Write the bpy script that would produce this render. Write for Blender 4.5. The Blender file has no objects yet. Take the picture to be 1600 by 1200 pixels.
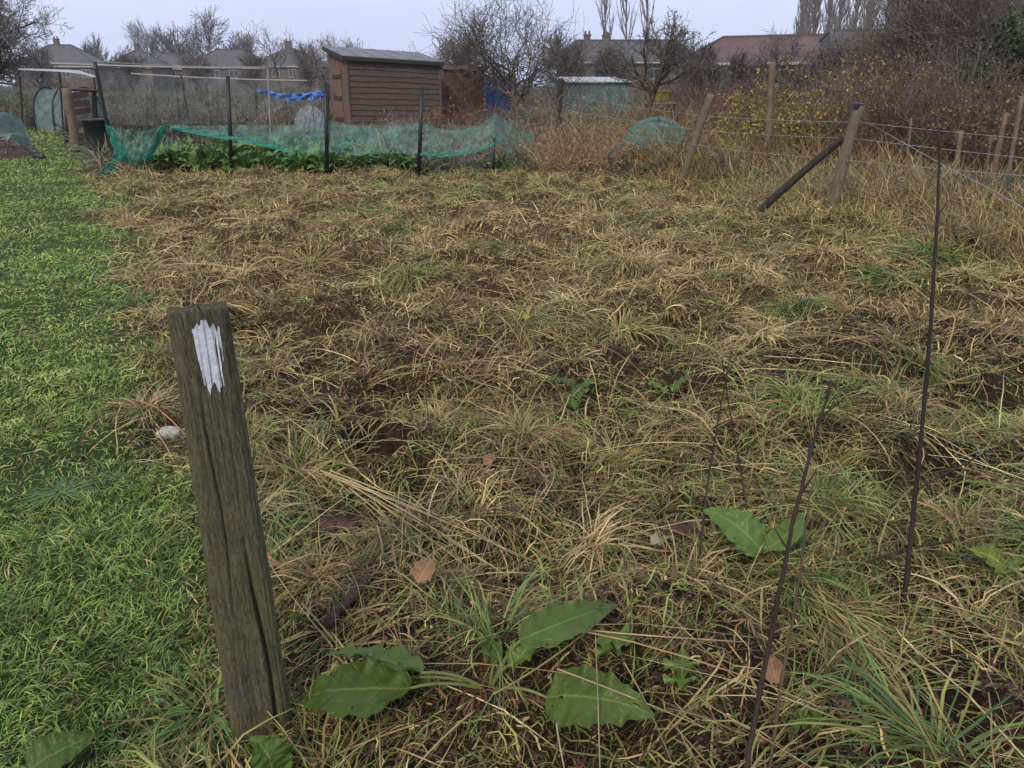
import bpy, math, random
import numpy as np
R = math.radians
# ------------------------------------------------------------------ camera, world, light, exposure
scene = bpy.context.scene
C = scene.collection
PITCH = 21.39
CAM_H = 1.5
HAZE = 0.00042
cam_d = bpy.data.cameras.new("camera")
cam = bpy.data.objects.new("camera", cam_d)
C.objects.link(cam)
cam_d.sensor_width = 36.0
cam_d.lens = 27.0
cam_d.clip_start = 0.05
cam_d.clip_end = 3000.0
cam.location = (0, 0, CAM_H)
cam.rotation_euler = (R(90 - PITCH), 0, 0)
scene.camera = cam

world = bpy.data.worlds.new("World")
scene.world = world
world.use_nodes = True
nt = world.node_tree
nt.nodes.clear()
w_out = nt.nodes.new("ShaderNodeOutputWorld")
w_bg = nt.nodes.new("ShaderNodeBackground")
w_sky = nt.nodes.new("ShaderNodeTexSky")
w_sky.sky_type = 'NISHITA'
w_sky.sun_disc = False
w_sky.sun_elevation = R(38)
w_sky.sun_rotation = R(200)
w_sky.air_density = 1.6
w_sky.dust_density = 5.0
w_sky.ozone_density = 2.0
w_mix = nt.nodes.new("ShaderNodeMixRGB")          # the even cloud deck over the blue
w_mix.inputs[0].default_value = 0.86
w_geo = nt.nodes.new("ShaderNodeTexCoord")
w_noise = nt.nodes.new("ShaderNodeTexNoise")
w_noise.inputs["Scale"].default_value = 2.2
w_noise.inputs["Detail"].default_value = 3
w_ramp = nt.nodes.new("ShaderNodeValToRGB")
w_ramp.color_ramp.elements[0].position = 0.3
w_ramp.color_ramp.elements[0].color = (4.55, 5.10, 6.95, 1)
w_ramp.color_ramp.elements[1].position = 0.75
w_ramp.color_ramp.elements[1].color = (5.4, 5.95, 7.8, 1)
nt.links.new(w_geo.outputs["Generated"], w_noise.inputs["Vector"])
nt.links.new(w_noise.outputs["Fac"], w_ramp.inputs["Fac"])
nt.links.new(w_sky.outputs["Color"], w_mix.inputs[1])
nt.links.new(w_ramp.outputs["Color"], w_mix.inputs[2])
nt.links.new(w_mix.outputs["Color"], w_bg.inputs["Color"])
w_bg.inputs["Strength"].default_value = 0.1
nt.links.new(w_bg.outputs["Background"], w_out.inputs["Surface"])

sun_d = bpy.data.lights.new("sun", 'SUN')
sun = bpy.data.objects.new("sun", sun_d)
C.objects.link(sun)
sun_d.energy = 1.5
sun_d.angle = R(12)
sun_d.color = (1.0, 0.90, 0.74)
sun.rotation_euler = (R(50), 0, R(-20))
sun.location = (0, -5, 12)

scene.view_settings.view_transform = 'Standard'
scene.view_settings.look = 'None'
scene.view_settings.exposure = 0.70
scene.view_settings.gamma = 1.0
try:
    scene.view_settings.use_curve_mapping = False
except Exception:
    pass
scene.cycles.max_bounces = 6
scene.cycles.transparent_max_bounces = 24

# ------------------------------------------------------------------ helpers
cP, sP = math.cos(R(PITCH)), math.sin(R(PITCH))
def ray(px, py):
    u, v = (px - 800) / 1200.0, (600 - py) / 1200.0
    return u, cP + v * sP, -sP + v * cP
def G(px, py, z=0.0):                       # the point of the ground seen at a pixel of the photo
    x, y, zz = ray(px, py)
    t = (z - CAM_H) / zz
    return np.array((x * t, y * t, z))
def A(px, py, Y):                           # the point seen at a pixel, at a known distance
    x, y, zz = ray(px, py)
    t = Y / y
    return np.array((x * t, Y, CAM_H + zz * t))

def _h(i, j, s):
    v = np.sin(i * 127.1 + j * 311.7 + s * 74.7) * 43758.5453
    return v - np.floor(v)
def vnoise(x, y, s=0.0):
    x = np.asarray(x, float); y = np.asarray(y, float)
    xi, yi = np.floor(x), np.floor(y)
    fx, fy = x - xi, y - yi
    fx = fx * fx * (3 - 2 * fx); fy = fy * fy * (3 - 2 * fy)
    a, b = _h(xi, yi, s), _h(xi + 1, yi, s)
    c, d = _h(xi, yi + 1, s), _h(xi + 1, yi + 1, s)
    return (a * (1 - fx) + b * fx) * (1 - fy) + (c * (1 - fx) + d * fx) * fy
def fbm(x, y, s=0.0, o=3):
    r, a, t = 0.0, 1.0, 0.0
    for k in range(o):
        r = r + a * vnoise(x * 2 ** k, y * 2 ** k, s + 13.7 * k); t += a; a *= 0.5
    return r / t
def sstep(a, b, x):
    t = np.clip((np.asarray(x, float) - a) / (b - a), 0, 1)
    return t * t * (3 - 2 * t)

# edge between the green path and the overgrown plot
_by = np.array([0.0, 1.0, 1.55, 2.3, 3.4, 5.02, 7.1, 11.6, 20.2, 40.0])
_bx = np.array([-0.50, -0.60, -0.74, -1.10, -1.75, -2.45, -3.49, -6.0, -11.1, -23.0])
def path_edge(y): return np.interp(y, _by, _bx)
def plotness(x, y):                          # 0 on the path, 1 on the plot
    n = (fbm(x * 1.6, y * 1.6, 5) - 0.5) * 1.0
    return sstep(-0.30, 0.30, (x - path_edge(y)) + n * (0.5 + y * 0.08))
HOLE = G(590, 716)
def gh(x, y):                                # height of the ground
    x = np.asarray(x, float); y = np.asarray(y, float)
    p = sstep(-0.2, 0.5, x - path_edge(y))
    fade = 1 - sstep(13, 24, np.hypot(x, y))
    b = (fbm(x * 1.7, y * 1.7, 1) - 0.5) * 0.26 + (fbm(x * 5.5, y * 5.5, 2, 2) - 0.5) * 0.08 + 0.085 * sstep(0.5, 0.68, fbm(x * 2.4 + 3, y * 2.4, 6, 2))
    q = (fbm(x * 1.1, y * 1.1, 3) - 0.5) * 0.07 + (fbm(x * 6, y * 6, 4, 2) - 0.5) * 0.025
    z = (p * b + (1 - p) * q) * fade
    d = np.hypot((x - HOLE[0]) / 1.15, y - HOLE[1])
    z = z - 0.20 * (1 - sstep(0.07, 0.13, d)) + 0.03 * np.exp(-((d - 0.18) / 0.06) ** 2)
    return z
def Gz(px, py, dz=0.0):
    p = G(px, py)
    for _ in range(3):
        p = G(px, py, float(gh(p[0], p[1])))
    p[2] += dz
    return p

class MB:
    """collects geometry for one mesh object"""
    def __init__(s): s.v = []; s.f = []; s.c = []; s.n = 0; s.sm = []; s.uv = None
    def add(s, v, f, col=None, smooth=False):
        v = np.asarray(v, float).reshape(-1, 3)
        s.v.append(v)
        for q in f:
            q = np.asarray(q) + s.n
            s.f.append(q.reshape(-1, q.shape[-1]) if q.ndim > 1 else q.reshape(1, -1))
            s.sm.append(np.full(len(s.f[-1]), smooth))
        c = np.ones((len(v), 4))
        if col is not None: c[:, :3] = np.asarray(col)[..., :3]
        s.c.append(c); s.n += len(v)
    def box(s, c, size, rz=0.0, col=None, rx=0.0, ry=0.0):
        sx, sy, sz = np.array(size) / 2.0
        v = np.array([[x, y, z] for x in (-sx, sx) for y in (-sy, sy) for z in (-sz, sz)])
        if rx: v = v @ rotm(rx, 'x').T
        if ry: v = v @ rotm(ry, 'y').T
        if rz: v = v @ rotm(rz, 'z').T
        s.add(v + np.array(c), [np.array([[0, 1, 3, 2], [4, 6, 7, 5], [0, 4, 5, 1], [2, 3, 7, 6], [0, 2, 6, 4], [1, 5, 7, 3]])], col)
    def beam(s, p, q, w, t, col=None, up=(0, 0, 1)):
        p, q = np.array(p, float), np.array(q, float)
        d = (q - p) / np.linalg.norm(q - p)
        a = np.cross(d, up)
        if np.linalg.norm(a) < 1e-4: a = np.cross(d, (0, 1, 0))
        a /= np.linalg.norm(a); b = np.cross(a, d)
        v = [e + i * a * w / 2 + j * b * t / 2 for e in (p, q) for i, j in ((-1, -1), (1, -1), (1, 1), (-1, 1))]
        s.add(v, [np.array([[0, 1, 2, 3], [7, 6, 5, 4], [0, 4, 5, 1], [1, 5, 6, 2], [2, 6, 7, 3], [3, 7, 4, 0]])], col)
    def tube(s, pts, r, n=8, col=None, cap=True, jitter=0.0, seed=0):
        pts = np.asarray(pts, float); m = len(pts)
        r = np.broadcast_to(np.asarray(r, float), (m,))
        t = np.gradient(pts, axis=0); t /= np.linalg.norm(t, axis=1)[:, None] + 1e-9
        ref = np.array((0.31, 0.87, 0.13)) if abs(t[0, 2]) > 0.7 else np.array((0.02, 0.05, 1.0))
        a = np.cross(t, ref); a /= np.linalg.norm(a, axis=1)[:, None] + 1e-9
        b = np.cross(t, a)
        th = np.arange(n) * 2 * math.pi / n
        rr = r[:, None] * np.ones(n)
        if jitter: rr = rr * (1 + np.random.RandomState(seed).uniform(-jitter, jitter, rr.shape))
        v = pts[:, None] + rr[..., None] * (np.cos(th)[None, :, None] * a[:, None] + np.sin(th)[None, :, None] * b[:, None])
        i = np.arange(m - 1)[:, None] * n; j = np.arange(n)[None]; k = (j + 1) % n
        f = [np.stack([i + j, i + k, i + n + k, i + n + j], -1).reshape(-1, 4)]
        if cap: f += [np.arange(n)[::-1].reshape(1, -1), (np.arange(n) + (m - 1) * n).reshape(1, -1)]
        s.add(v.reshape(-1, 3), f, col, True)
    def segs(s, P, Q, r0, r1, n=3, col=None):
        """many separate tapered prisms"""
        P, Q = np.asarray(P, float), np.asarray(Q, float); N = len(P)
        if N == 0: return
        d = Q - P; d /= np.linalg.norm(d, axis=1)[:, None] + 1e-9
        ref = np.where(np.abs(d[:, 2:3]) > 0.8, np.array([[1.0, 0.2, 0]]), np.array([[0, 0, 1.0]]))
        a = np.cross(d, ref); a /= np.linalg.norm(a, axis=1)[:, None] + 1e-9
        b = np.cross(d, a)
        th = np.arange(n) * 2 * math.pi / n
        ring = np.cos(th)[None, :, None] * a[:, None] + np.sin(th)[None, :, None] * b[:, None]
        v = np.concatenate([P[:, None] + ring * np.asarray(r0)[:, None, None], Q[:, None] + ring * np.asarray(r1)[:, None, None]], 1)
        i = np.arange(N)[:, None] * 2 * n; j = np.arange(n)[None]; k = (j + 1) % n
        f = np.stack([i + j, i + k, i + n + k, i + n + j], -1).reshape(-1, 4)
        c = None if col is None else (np.repeat(np.asarray(col, float), 2 * n, 0) if np.ndim(col) > 1 else col)
        s.add(v.reshape(-1, 3), [f], c, True)
    def grid(s, V, col=None, smooth=True):
        """V: (m, n, 3) sheet"""
        m, n = V.shape[:2]
        i = np.arange(m - 1)[:, None] * n; j = np.arange(n - 1)[None]
        f = np.stack([i + j, i + j + 1, i + n + j + 1, i + n + j], -1).reshape(-1, 4)
        c = None if col is None else (np.asarray(col).reshape(-1, 3) if np.ndim(col) > 1 else col)
        s.add(V.reshape(-1, 3), [f], c, smooth)
    def ribbons(s, P, w, col, prof=None, roll=0.0, grad=None):
        """P (N, S, 3) centre lines -> flat tapering strips"""
        N, S = P.shape[:2]
        t = np.gradient(P, axis=1)
        t /= np.linalg.norm(t, axis=2)[..., None] + 1e-9
        side = np.cross(t, np.array((0.0, 0.0, 1.0)))
        ln = np.linalg.norm(side, axis=2)[..., None]
        side = np.where(ln > 0.15, side / (ln + 1e-9), np.array((1.0, 0.0, 0.0)))
        nr = np.cross(side, t)
        ro = np.broadcast_to(np.asarray(roll, float), (N,))[:, None, None]
        wv = side * np.cos(ro) + nr * np.sin(ro)
        if prof is None: prof = np.array([0.8, 1, 0.95, 0.75, 0.12]) if S == 5 else np.interp(np.linspace(0, 1, S), [0, .25, .6, 1], [.75, 1, .8, .1])
        hw = (np.asarray(w)[:, None] * prof[None])[..., None] * 0.5
        V = np.stack([P - wv * hw, P + wv * hw], 2)
        i = np.arange(N)[:, None] * (2 * S) + np.arange(S - 1)[None] * 2
        f = np.stack([i, i + 1, i + 3, i + 2], -1).reshape(-1, 4)
        c = np.broadcast_to(np.asarray(col, float)[:, None, None, :3], (N, S, 2, 3))
        if grad is not None:                 # colour runs from base to tip: dry base in tufts, darker base on path
            g = np.linspace(0, 1, S)[None, :, None, None]
            c = grad[:, None, None, :] * (1 - g) + c * g
        s.add(V.reshape(-1, 3), [f], c.reshape(-1, 3), True)
    def leaves(s, P, D, size, col, aspect=0.5, rng=None):
        """diamond leaf faces at P along D"""
        N = len(P); rng = rng or np.random.RandomState(1)
        D = D / (np.linalg.norm(D, axis=1)[:, None] + 1e-9)
        o = rng.normal(0, 1, (N, 3)); a = np.cross(D, o); a /= np.linalg.norm(a, axis=1)[:, None] + 1e-9
        nn = np.cross(a, D)
        L = np.broadcast_to(np.asarray(size, float), (N,))[:, None]
        V = np.stack([P, P + D * L * .5 + a * L * aspect * .5 + nn * L * .08, P + D * L, P + D * L * .5 - a * L * aspect * .5 + nn * L * .08], 1)
        s.add(V.reshape(-1, 3), [np.arange(N * 4).reshape(-1, 4)], np.repeat(col, 4, 0), False)
    def build(s, name, mat, parent=None, loc=None):
        V = np.concatenate(s.v); Cc = np.concatenate(s.c)
        if parent is not None:
            V = V - np.array(parent_loc(parent))
        elif loc is not None:
            V = V - np.array(loc)
        me = bpy.data.meshes.new(name)
        sizes = np.concatenate([np.full(len(q), q.shape[1]) for q in s.f]).astype(np.int32)
        loops = np.concatenate([q.ravel() for q in s.f]).astype(np.int32)
        me.vertices.add(len(V)); me.vertices.foreach_set("co", V.astype(np.float32).ravel())
        me.loops.add(len(loops)); me.loops.foreach_set("vertex_index", loops)
        me.polygons.add(len(sizes))
        me.polygons.foreach_set("loop_start", (np.cumsum(sizes) - sizes).astype(np.int32))
        me.polygons.foreach_set("loop_total", sizes)
        me.polygons.foreach_set("use_smooth", np.concatenate(s.sm))
        ca = me.attributes.new("Col", 'FLOAT_COLOR', 'POINT')
        ca.data.foreach_set("color", Cc.astype(np.float32).ravel())
        if s.uv is not None:
            ul = me.uv_layers.new(name="UVMap")
            ul.data.foreach_set("uv", s.uv[loops].astype(np.float32).ravel())
        me.update(calc_edges=True); me.validate()
        ob = bpy.data.objects.new(name, me); C.objects.link(ob)
        if mat: me.materials.append(mat)
        if parent is not None: ob.parent = parent
        elif loc is not None: ob.location = loc
        return ob

_ploc = {}
def parent_loc(o):
    tot = np.zeros(3)
    while o is not None:
        tot = tot + np.array(o.location); o = o.parent
    return tot
def rotm(a, ax):
    c, s = math.cos(a), math.sin(a)
    if ax == 'x': return np.array([[1, 0, 0], [0, c, -s], [0, s, c]])
    if ax == 'y': return np.array([[c, 0, s], [0, 1, 0], [-s, 0, c]])
    return np.array([[c, -s, 0], [s, c, 0], [0, 0, 1]])
def thing(name, label, cat, loc, group=None):
    o = bpy.data.objects.new(name, None); C.objects.link(o)
    o.location = tuple(float(v) for v in loc); o.empty_display_size = 0.1
    o["label"] = label; o["category"] = cat
    if group: o["group"] = group
    return o
def tag(o, label, cat, group=None):
    o["label"] = label; o["category"] = cat
    if group: o["group"] = group
    return o
def copy_tree(o, loc, rz=0.0, sc=1.0, label=None, parent=None):
    c = o.copy(); C.objects.link(c)
    if parent is None:
        c.location = tuple(float(v) for v in loc); c.rotation_euler = (0, 0, rz); c.scale = (sc, sc, sc) if np.ndim(sc) == 0 else sc
        if label: c["label"] = label
    else: c.parent = parent
    for ch in list(o.children): copy_tree(ch, None, parent=c)
    return c
def kind(o, k): o["kind"] = k; return o

# ------------------------------------------------------------------ materials
def mat_new(name):
    m = bpy.data.materials.new(name); m.use_nodes = True
    t = m.node_tree; b = t.nodes["Principled BSDF"]
    return m, t, b
def N(t, typ, **kw):
    n = t.nodes.new(typ)
    for k, v in kw.items():
        if k in n.inputs: n.inputs[k].default_value = v
        else: setattr(n, k, v)
    return n
def ramp(t, fac, stops):
    r = t.nodes.new("ShaderNodeValToRGB")
    e = r.color_ramp.elements
    while len(e) < len(stops): e.new(0.5)
    for k, (p, c) in enumerate(stops):
        e[k].position = p; e[k].color = (c[0], c[1], c[2], 1)
    t.links.new(fac, r.inputs["Fac"]); return r.outputs["Color"]
def mixc(t, fac, a, b, mode='MIX'):
    m = t.nodes.new("ShaderNodeMixRGB"); m.blend_type = mode
    for k, v in ((0, fac), (1, a), (2, b)):
        if hasattr(v, "node"): t.links.new(v, m.inputs[k])
        else: m.inputs[k].default_value = v if k == 0 else (v[0], v[1], v[2], 1)
    return m.outputs["Color"]
def bump(t, b, h, strength=0.4, dist=0.01):
    n = N(t, "ShaderNodeBump", Strength=strength, Distance=dist)
    t.links.new(h, n.inputs["Height"]); t.links.new(n.outputs["Normal"], b.inputs["Normal"])
def coords(t, scale=(1, 1, 1), out="Object"):
    tc = t.nodes.new("ShaderNodeTexCoord"); mp = N(t, "ShaderNodeMapping", Scale=scale)
    t.links.new(tc.outputs[out], mp.inputs["Vector"]); return mp.outputs["Vector"]
def noise(t, vec, scale, detail=4, rough=0.6):
    n = N(t, "ShaderNodeTexNoise", Scale=scale, Detail=detail, Roughness=rough)
    t.links.new(vec, n.inputs["Vector"]); return n.outputs["Fac"]

def mat_attr(name, rough=0.55, spec=0.35, transl=0.0, var=0.35, scale=9.0):
    m, t, b = mat_new(name)
    a = N(t, "ShaderNodeAttribute", attribute_name="Col")
    n = noise(t, coords(t), scale, 3)
    col = mixc(t, 1.0, a.outputs["Color"], ramp(t, n, [(0.3, (1 - var,) * 3), (0.7, (1 + var,) * 3)]), 'MULTIPLY')
    t.links.new(col, b.inputs["Base Color"])
    b.inputs["Roughness"].default_value = rough
    b.inputs["Specular IOR Level"].default_value = spec
    if transl:
        tr = N(t, "ShaderNodeBsdfTranslucent"); t.links.new(col, tr.inputs["Color"])
        mx = N(t, "ShaderNodeMixShader"); mx.inputs[0].default_value = transl
        t.links.new(b.outputs[0], mx.inputs[1]); t.links.new(tr.outputs[0], mx.inputs[2])
        t.links.new(mx.outputs[0], t.nodes["Material Output"].inputs["Surface"])
    return m
def mat_wood(name, dark, light, grain=(30, 30, 1.6), moss=None, moss_amt=0.5, rough=0.8, bstr=0.5, wet=0.25):
    m, t, b = mat_new(name)
    v = coords(t, grain); n1 = noise(t, v, 3.0, 6, 0.65)
    v2 = coords(t); n2 = noise(t, v2, 6.0, 4)
    c = ramp(t, n1, [(0.30, dark), (0.72, light)])
    c = mixc(t, 0.5, c, ramp(t, n2, [(0.3, (0.6, 0.6, 0.6)), (0.7, (1.25, 1.2, 1.15))]), 'MULTIPLY')
    if moss:
        f = ramp(t, noise(t, coords(t, (1, 1, 0.5)), 9.0, 6, 0.7), [(0.62 - moss_amt * 0.3, (0, 0, 0)), (0.78 - moss_amt * 0.2, (0.8, 0.8, 0.8))])
        c = mixc(t, f, c, moss)
    t.links.new(c, b.inputs["Base Color"])
    b.inputs["Roughness"].default_value = rough; b.inputs["Specular IOR Level"].default_value = wet
    bump(t, b, n1, bstr, 0.006)
    return m
def mat_plain(name, col, rough=0.6, var=0.2, scale=5.0, metal=0.0, spec=0.4, bstr=0.0):
    m, t, b = mat_new(name)
    n = noise(t, coords(t), scale, 5)
    c = mixc(t, 1.0, col, ramp(t, n, [(0.3, (1 - var,) * 3), (0.7, (1 + var,) * 3)]), 'MULTIPLY')
    t.links.new(c, b.inputs["Base Color"])
    b.inputs["Roughness"].default_value = rough; b.inputs["Metallic"].default_value = metal; b.inputs["Specular IOR Level"].default_value = spec
    if bstr: bump(t, b, n, bstr, 0.01)
    return m
def mat_net(name, col, alpha, rough=0.6, fold=0.35):
    """thin woven netting: holes let a share of the light straight through"""
    m, t, b = mat_new(name)
    n = noise(t, coords(t, (1, 1, 1)), 5.0, 4)
    c = mixc(t, 1.0, col, ramp(t, n, [(0.3, (0.75,) * 3), (0.7, (1.25,) * 3)]), 'MULTIPLY')
    t.links.new(c, b.inputs["Base Color"]); b.inputs["Roughness"].default_value = rough
    tl = N(t, "ShaderNodeBsdfTranslucent"); t.links.new(c, tl.inputs["Color"])
    m1 = N(t, "ShaderNodeMixShader"); m1.inputs[0].default_value = 0.45
    t.links.new(b.outputs[0], m1.inputs[1]); t.links.new(tl.outputs[0], m1.inputs[2])
    tr = N(t, "ShaderNodeBsdfTransparent")
    m2 = N(t, "ShaderNodeMixShader")
    f = ramp(t, n, [(0.3, (max(alpha - fold, 0.05),) * 3), (0.7, (min(alpha + fold, 1),) * 3)])
    t.links.new(f, m2.inputs[0]); t.links.new(tr.outputs[0], m2.inputs[1]); t.links.new(m1.outputs[0], m2.inputs[2])
    t.links.new(m2.outputs[0], t.nodes["Material Output"].inputs["Surface"])
    return m
def mat_roof(name, a, b_, sc=3.2):
    m, t, b = mat_new(name)
    v = coords(t); w = N(t, "ShaderNodeTexWave", Scale=sc, Distortion=0.6, Detail=1.0); w.bands_direction = 'Z'
    t.links.new(v, w.inputs["Vector"])
    n = noise(t, v, 1.2, 5); n2 = noise(t, coords(t, (4, 4, 4)), 1.5, 3)
    c = ramp(t, n, [(0.3, a), (0.7, b_)])
    c = mixc(t, 0.6, c, ramp(t, n2, [(0.35, (0.6,) * 3), (0.65, (1.5,) * 3)]), 'MULTIPLY')
    c = mixc(t, 0.55, c, ramp(t, w.outputs["Fac"], [(0.05, (0.40,) * 3), (0.45, (1.25,) * 3)]), 'MULTIPLY')
    t.links.new(c, b.inputs["Base Color"]); b.inputs["Roughness"].default_value = 0.6
    bump(t, b, w.outputs["Fac"], 0.6, 0.05)
    return m
def mat_brick(name, a, b_):
    m, t, b = mat_new(name)
    br = N(t, "ShaderNodeTexBrick", Scale=1.0); br.inputs["Brick Width"].default_value = 0.225; br.inputs["Row Height"].default_value = 0.075; br.inputs["Mortar Size"].default_value = 0.006
    br.inputs["Color1"].default_value = (*a, 1); br.inputs["Color2"].default_value = (*b_, 1); br.inputs["Mortar"].default_value = (0.22, 0.19, 0.16, 1)
    tc = t.nodes.new("ShaderNodeTexCoord"); sp = N(t, "ShaderNodeSeparateXYZ"); cb = N(t, "ShaderNodeCombineXYZ"); ad = N(t, "ShaderNodeMath", operation='ADD')
    t.links.new(tc.outputs["Object"], sp.inputs[0]); t.links.new(sp.outputs[0], ad.inputs[0]); t.links.new(sp.outputs[1], ad.inputs[1])
    t.links.new(ad.outputs[0], cb.inputs[0]); t.links.new(sp.outputs[2], cb.inputs[1]); t.links.new(cb.outputs[0], br.inputs["Vector"])
    n = noise(t, tc.outputs["Object"], 0.8, 5)
    c = mixc(t, 1.0, br.outputs["Color"], ramp(t, n, [(0.3, (0.7,) * 3), (0.7, (1.2,) * 3)]), 'MULTIPLY')
    t.links.new(c, b.inputs["Base Color"]); b.inputs["Roughness"].default_value = 0.85
    return m
def mat_leaf(name, base, vein, holes=0.0, rough=0.42, nveins=9.0):
    m, t, b = mat_new(name)
    uv = t.nodes.new("ShaderNodeUVMap"); sp = N(t, "ShaderNodeSeparateXYZ"); t.links.new(uv.outputs[0], sp.inputs[0])
    ab = N(t, "ShaderNodeMath", operation='ABSOLUTE'); t.links.new(sp.outputs[0], ab.inputs[0])
    n = noise(t, coords(t), 14.0, 5); nf = noise(t, coords(t), 60.0, 4)
    s1 = N(t, "ShaderNodeMath", operation='MULTIPLY_ADD'); s1.inputs[1].default_value = -0.22; t.links.new(ab.outputs[0], s1.inputs[0]); t.links.new(sp.outputs[1], s1.inputs[2])
    s15 = N(t, "ShaderNodeMath", operation='MULTIPLY_ADD'); s15.inputs[1].default_value = 0.07; t.links.new(n, s15.inputs[0]); t.links.new(s1.outputs[0], s15.inputs[2])
    s2 = N(t, "ShaderNodeMath", operation='MULTIPLY'); s2.inputs[1].default_value = nveins; t.links.new(s15.outputs[0], s2.inputs[0])
    fr = N(t, "ShaderNodeMath", operation='PINGPONG'); fr.inputs[1].default_value = 0.5; t.links.new(s2.outputs[0], fr.inputs[0])
    vf = ramp(t, fr.outputs[0], [(0.0, (0.30,) * 3), (0.12, (0, 0, 0))])
    mf = ramp(t, ab.outputs[0], [(0.02, (0.7,) * 3), (0.06, (0, 0, 0))])
    a = N(t, "ShaderNodeAttribute", attribute_name="Col")
    c = mixc(t, 1.0, base, a.outputs["Color"], 'MULTIPLY')
    c = mixc(t, 0.8, c, ramp(t, n, [(0.25, (0.6, 0.65, 0.6)), (0.75, (1.4, 1.3, 1.2))]), 'MULTIPLY')
    spot = ramp(t, nf, [(0.66, (0, 0, 0)), (0.72, (0.7,) * 3)])
    c = mixc(t, spot, c, (base[0] * 1.6, base[1] * 0.9, base[2] * 0.8))
    bs = ramp(t, noise(t, coords(t), 22.0, 6, 0.75), [(0.60, (0, 0, 0)), (0.72, (0.75,) * 3)])
    c = mixc(t, bs, c, (base[0] * 1.5 + .01, base[1] * 0.62, base[2] * .7))
    c = mixc(t, vf, c, vein); c = mixc(t, mf, c, (vein[0] * 1.3, vein[1] * 1.2, vein[2]))
    t.links.new(c, b.inputs["Base Color"]); b.inputs["Roughness"].default_value = rough; b.inputs["Specular IOR Level"].default_value = 0.27
    tr = N(t, "ShaderNodeBsdfTranslucent"); t.links.new(c, tr.inputs["Color"])
    hn = N(t, "ShaderNodeMath", operation='SUBTRACT'); t.links.new(n, hn.inputs[0]); t.links.new(vf, hn.inputs[1])
    bump(t, b, hn.outputs[0], 0.45, 0.008)
    mx = N(t, "ShaderNodeMixShader"); mx.inputs[0].default_value = 0.18
    t.links.new(b.outputs[0], mx.inputs[1]); t.links.new(tr.outputs[0], mx.inputs[2])
    t.links.new(mx.outputs[0], t.nodes["Material Output"].inputs["Surface"])
    return m

M = {}
M['grass'] = mat_attr("grass_blades", 0.55, 0.18, 0.15, 0.4, 5.0)
M['straw'] = mat_attr("dry_stems", 0.65, 0.15, 0.05, 0.45, 7.0)
M['twig'] = mat_attr("twigs", 0.75, 0.25, 0.0, 0.3, 3.0)
M['leaf'] = mat_attr("leafage", 0.5, 0.35, 0.15, 0.35, 4.0)
M['bark'] = mat_wood("bark", (0.022, 0.019, 0.016), (0.085, 0.075, 0.062), (9, 9, 3), (0.06, 0.07, 0.03), 0.3, 0.85, 0.6)
def mat_oldpost():
    m, t, b = mat_new("weathered_post")
    n1 = noise(t, coords(t, (60, 60, 4.5)), 3.0, 8, 0.75); n2 = noise(t, coords(t, (170, 170, 26)), 2.0, 6, 0.75); n3 = noise(t, coords(t), 7.0, 5)
    c = ramp(t, n1, [(0.32, (0.020, 0.018, 0.013)), (0.46, (0.066, 0.058, 0.040)), (0.60, (0.098, 0.090, 0.064)), (0.76, (0.165, 0.152, 0.108))])
    c = mixc(t, 0.85, c, ramp(t, n2, [(0.36, (0.40, 0.40, 0.38)), (0.50, (1.0, 1.0, 1.0)), (0.66, (2.1, 2.0, 1.8))]), 'MULTIPLY')
    tc = t.nodes.new("ShaderNodeTexCoord"); sp = N(t, "ShaderNodeSeparateXYZ"); t.links.new(tc.outputs["Object"], sp.inputs[0])
    zz = ramp(t, sp.outputs[2], [(0.05, (0.95,) * 3), (0.85, (0.40,) * 3)])
    ms = ramp(t, n3, [(0.35, (0, 0, 0)), (0.65, (1, 1, 1))])
    f = mixc(t, 1.0, zz, ms, 'MULTIPLY'); f2 = mixc(t, 1.0, f, ramp(t, n2, [(0.4, (0.2,) * 3), (0.6, (1,) * 3)]), 'MULTIPLY')
    c = mixc(t, f2, c, (0.125, 0.130, 0.036))
    t.links.new(c, b.inputs["Base Color"]); b.inputs["Roughness"].default_value = 0.8; b.inputs["Specular IOR Level"].default_value = 0.2
    h = N(t, "ShaderNodeMath", operation='ADD'); t.links.new(n1, h.inputs[0]); t.links.new(n2, h.inputs[1])
    bump(t, b, h.outputs[0], 0.8, 0.004)
    return m
M['post'] = mat_oldpost()
M['fencepost'] = mat_wood("fence_timber", (0.070, 0.054, 0.038), (0.215, 0.168, 0.118), (30, 30, 2.0), (0.10, 0.095, 0.05), 0.2, 0.75, 0.6)
M['brace'] = mat_wood("dark_timber", (0.016, 0.013, 0.011), (0.060, 0.048, 0.036), (20, 20, 6.0), None, 0, 0.75, 0.6)
M['board'] = mat_wood("shed_boards", (0.042, 0.031, 0.026), (0.128, 0.092, 0.074), (1.2, 1.2, 26.0), (0.07, 0.065, 0.045), 0.2, 0.8, 0.5)
M['door'] = mat_wood("shed_door_boards", (0.075, 0.050, 0.036), (0.215, 0.142, 0.098), (26, 26, 1.2), None, 0, 0.8, 0.5)
M['redboard'] = mat_wood("red_brown_boards", (0.105, 0.056, 0.042), (0.24, 0.13, 0.095), (24, 24, 1.2), None, 0, 0.8, 0.5)
M['roofing'] = mat_plain("roofing_felt", (0.12, 0.125, 0.13), 0.55, 0.35, 3.0)
M['white'] = mat_plain("white_paint", (0.34, 0.34, 0.335), 0.5, 0.12, 4.0)
M['glass'] = mat_plain("window_glass", (0.05, 0.06, 0.07), 0.15, 0.2, 1.0)
M['slate'] = mat_roof("slate_tiles", (0.050, 0.046, 0.047), (0.090, 0.082, 0.082))
M['redtile'] = mat_roof("red_brown_tiles", (0.068, 0.041, 0.036), (0.125, 0.074, 0.062))
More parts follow.
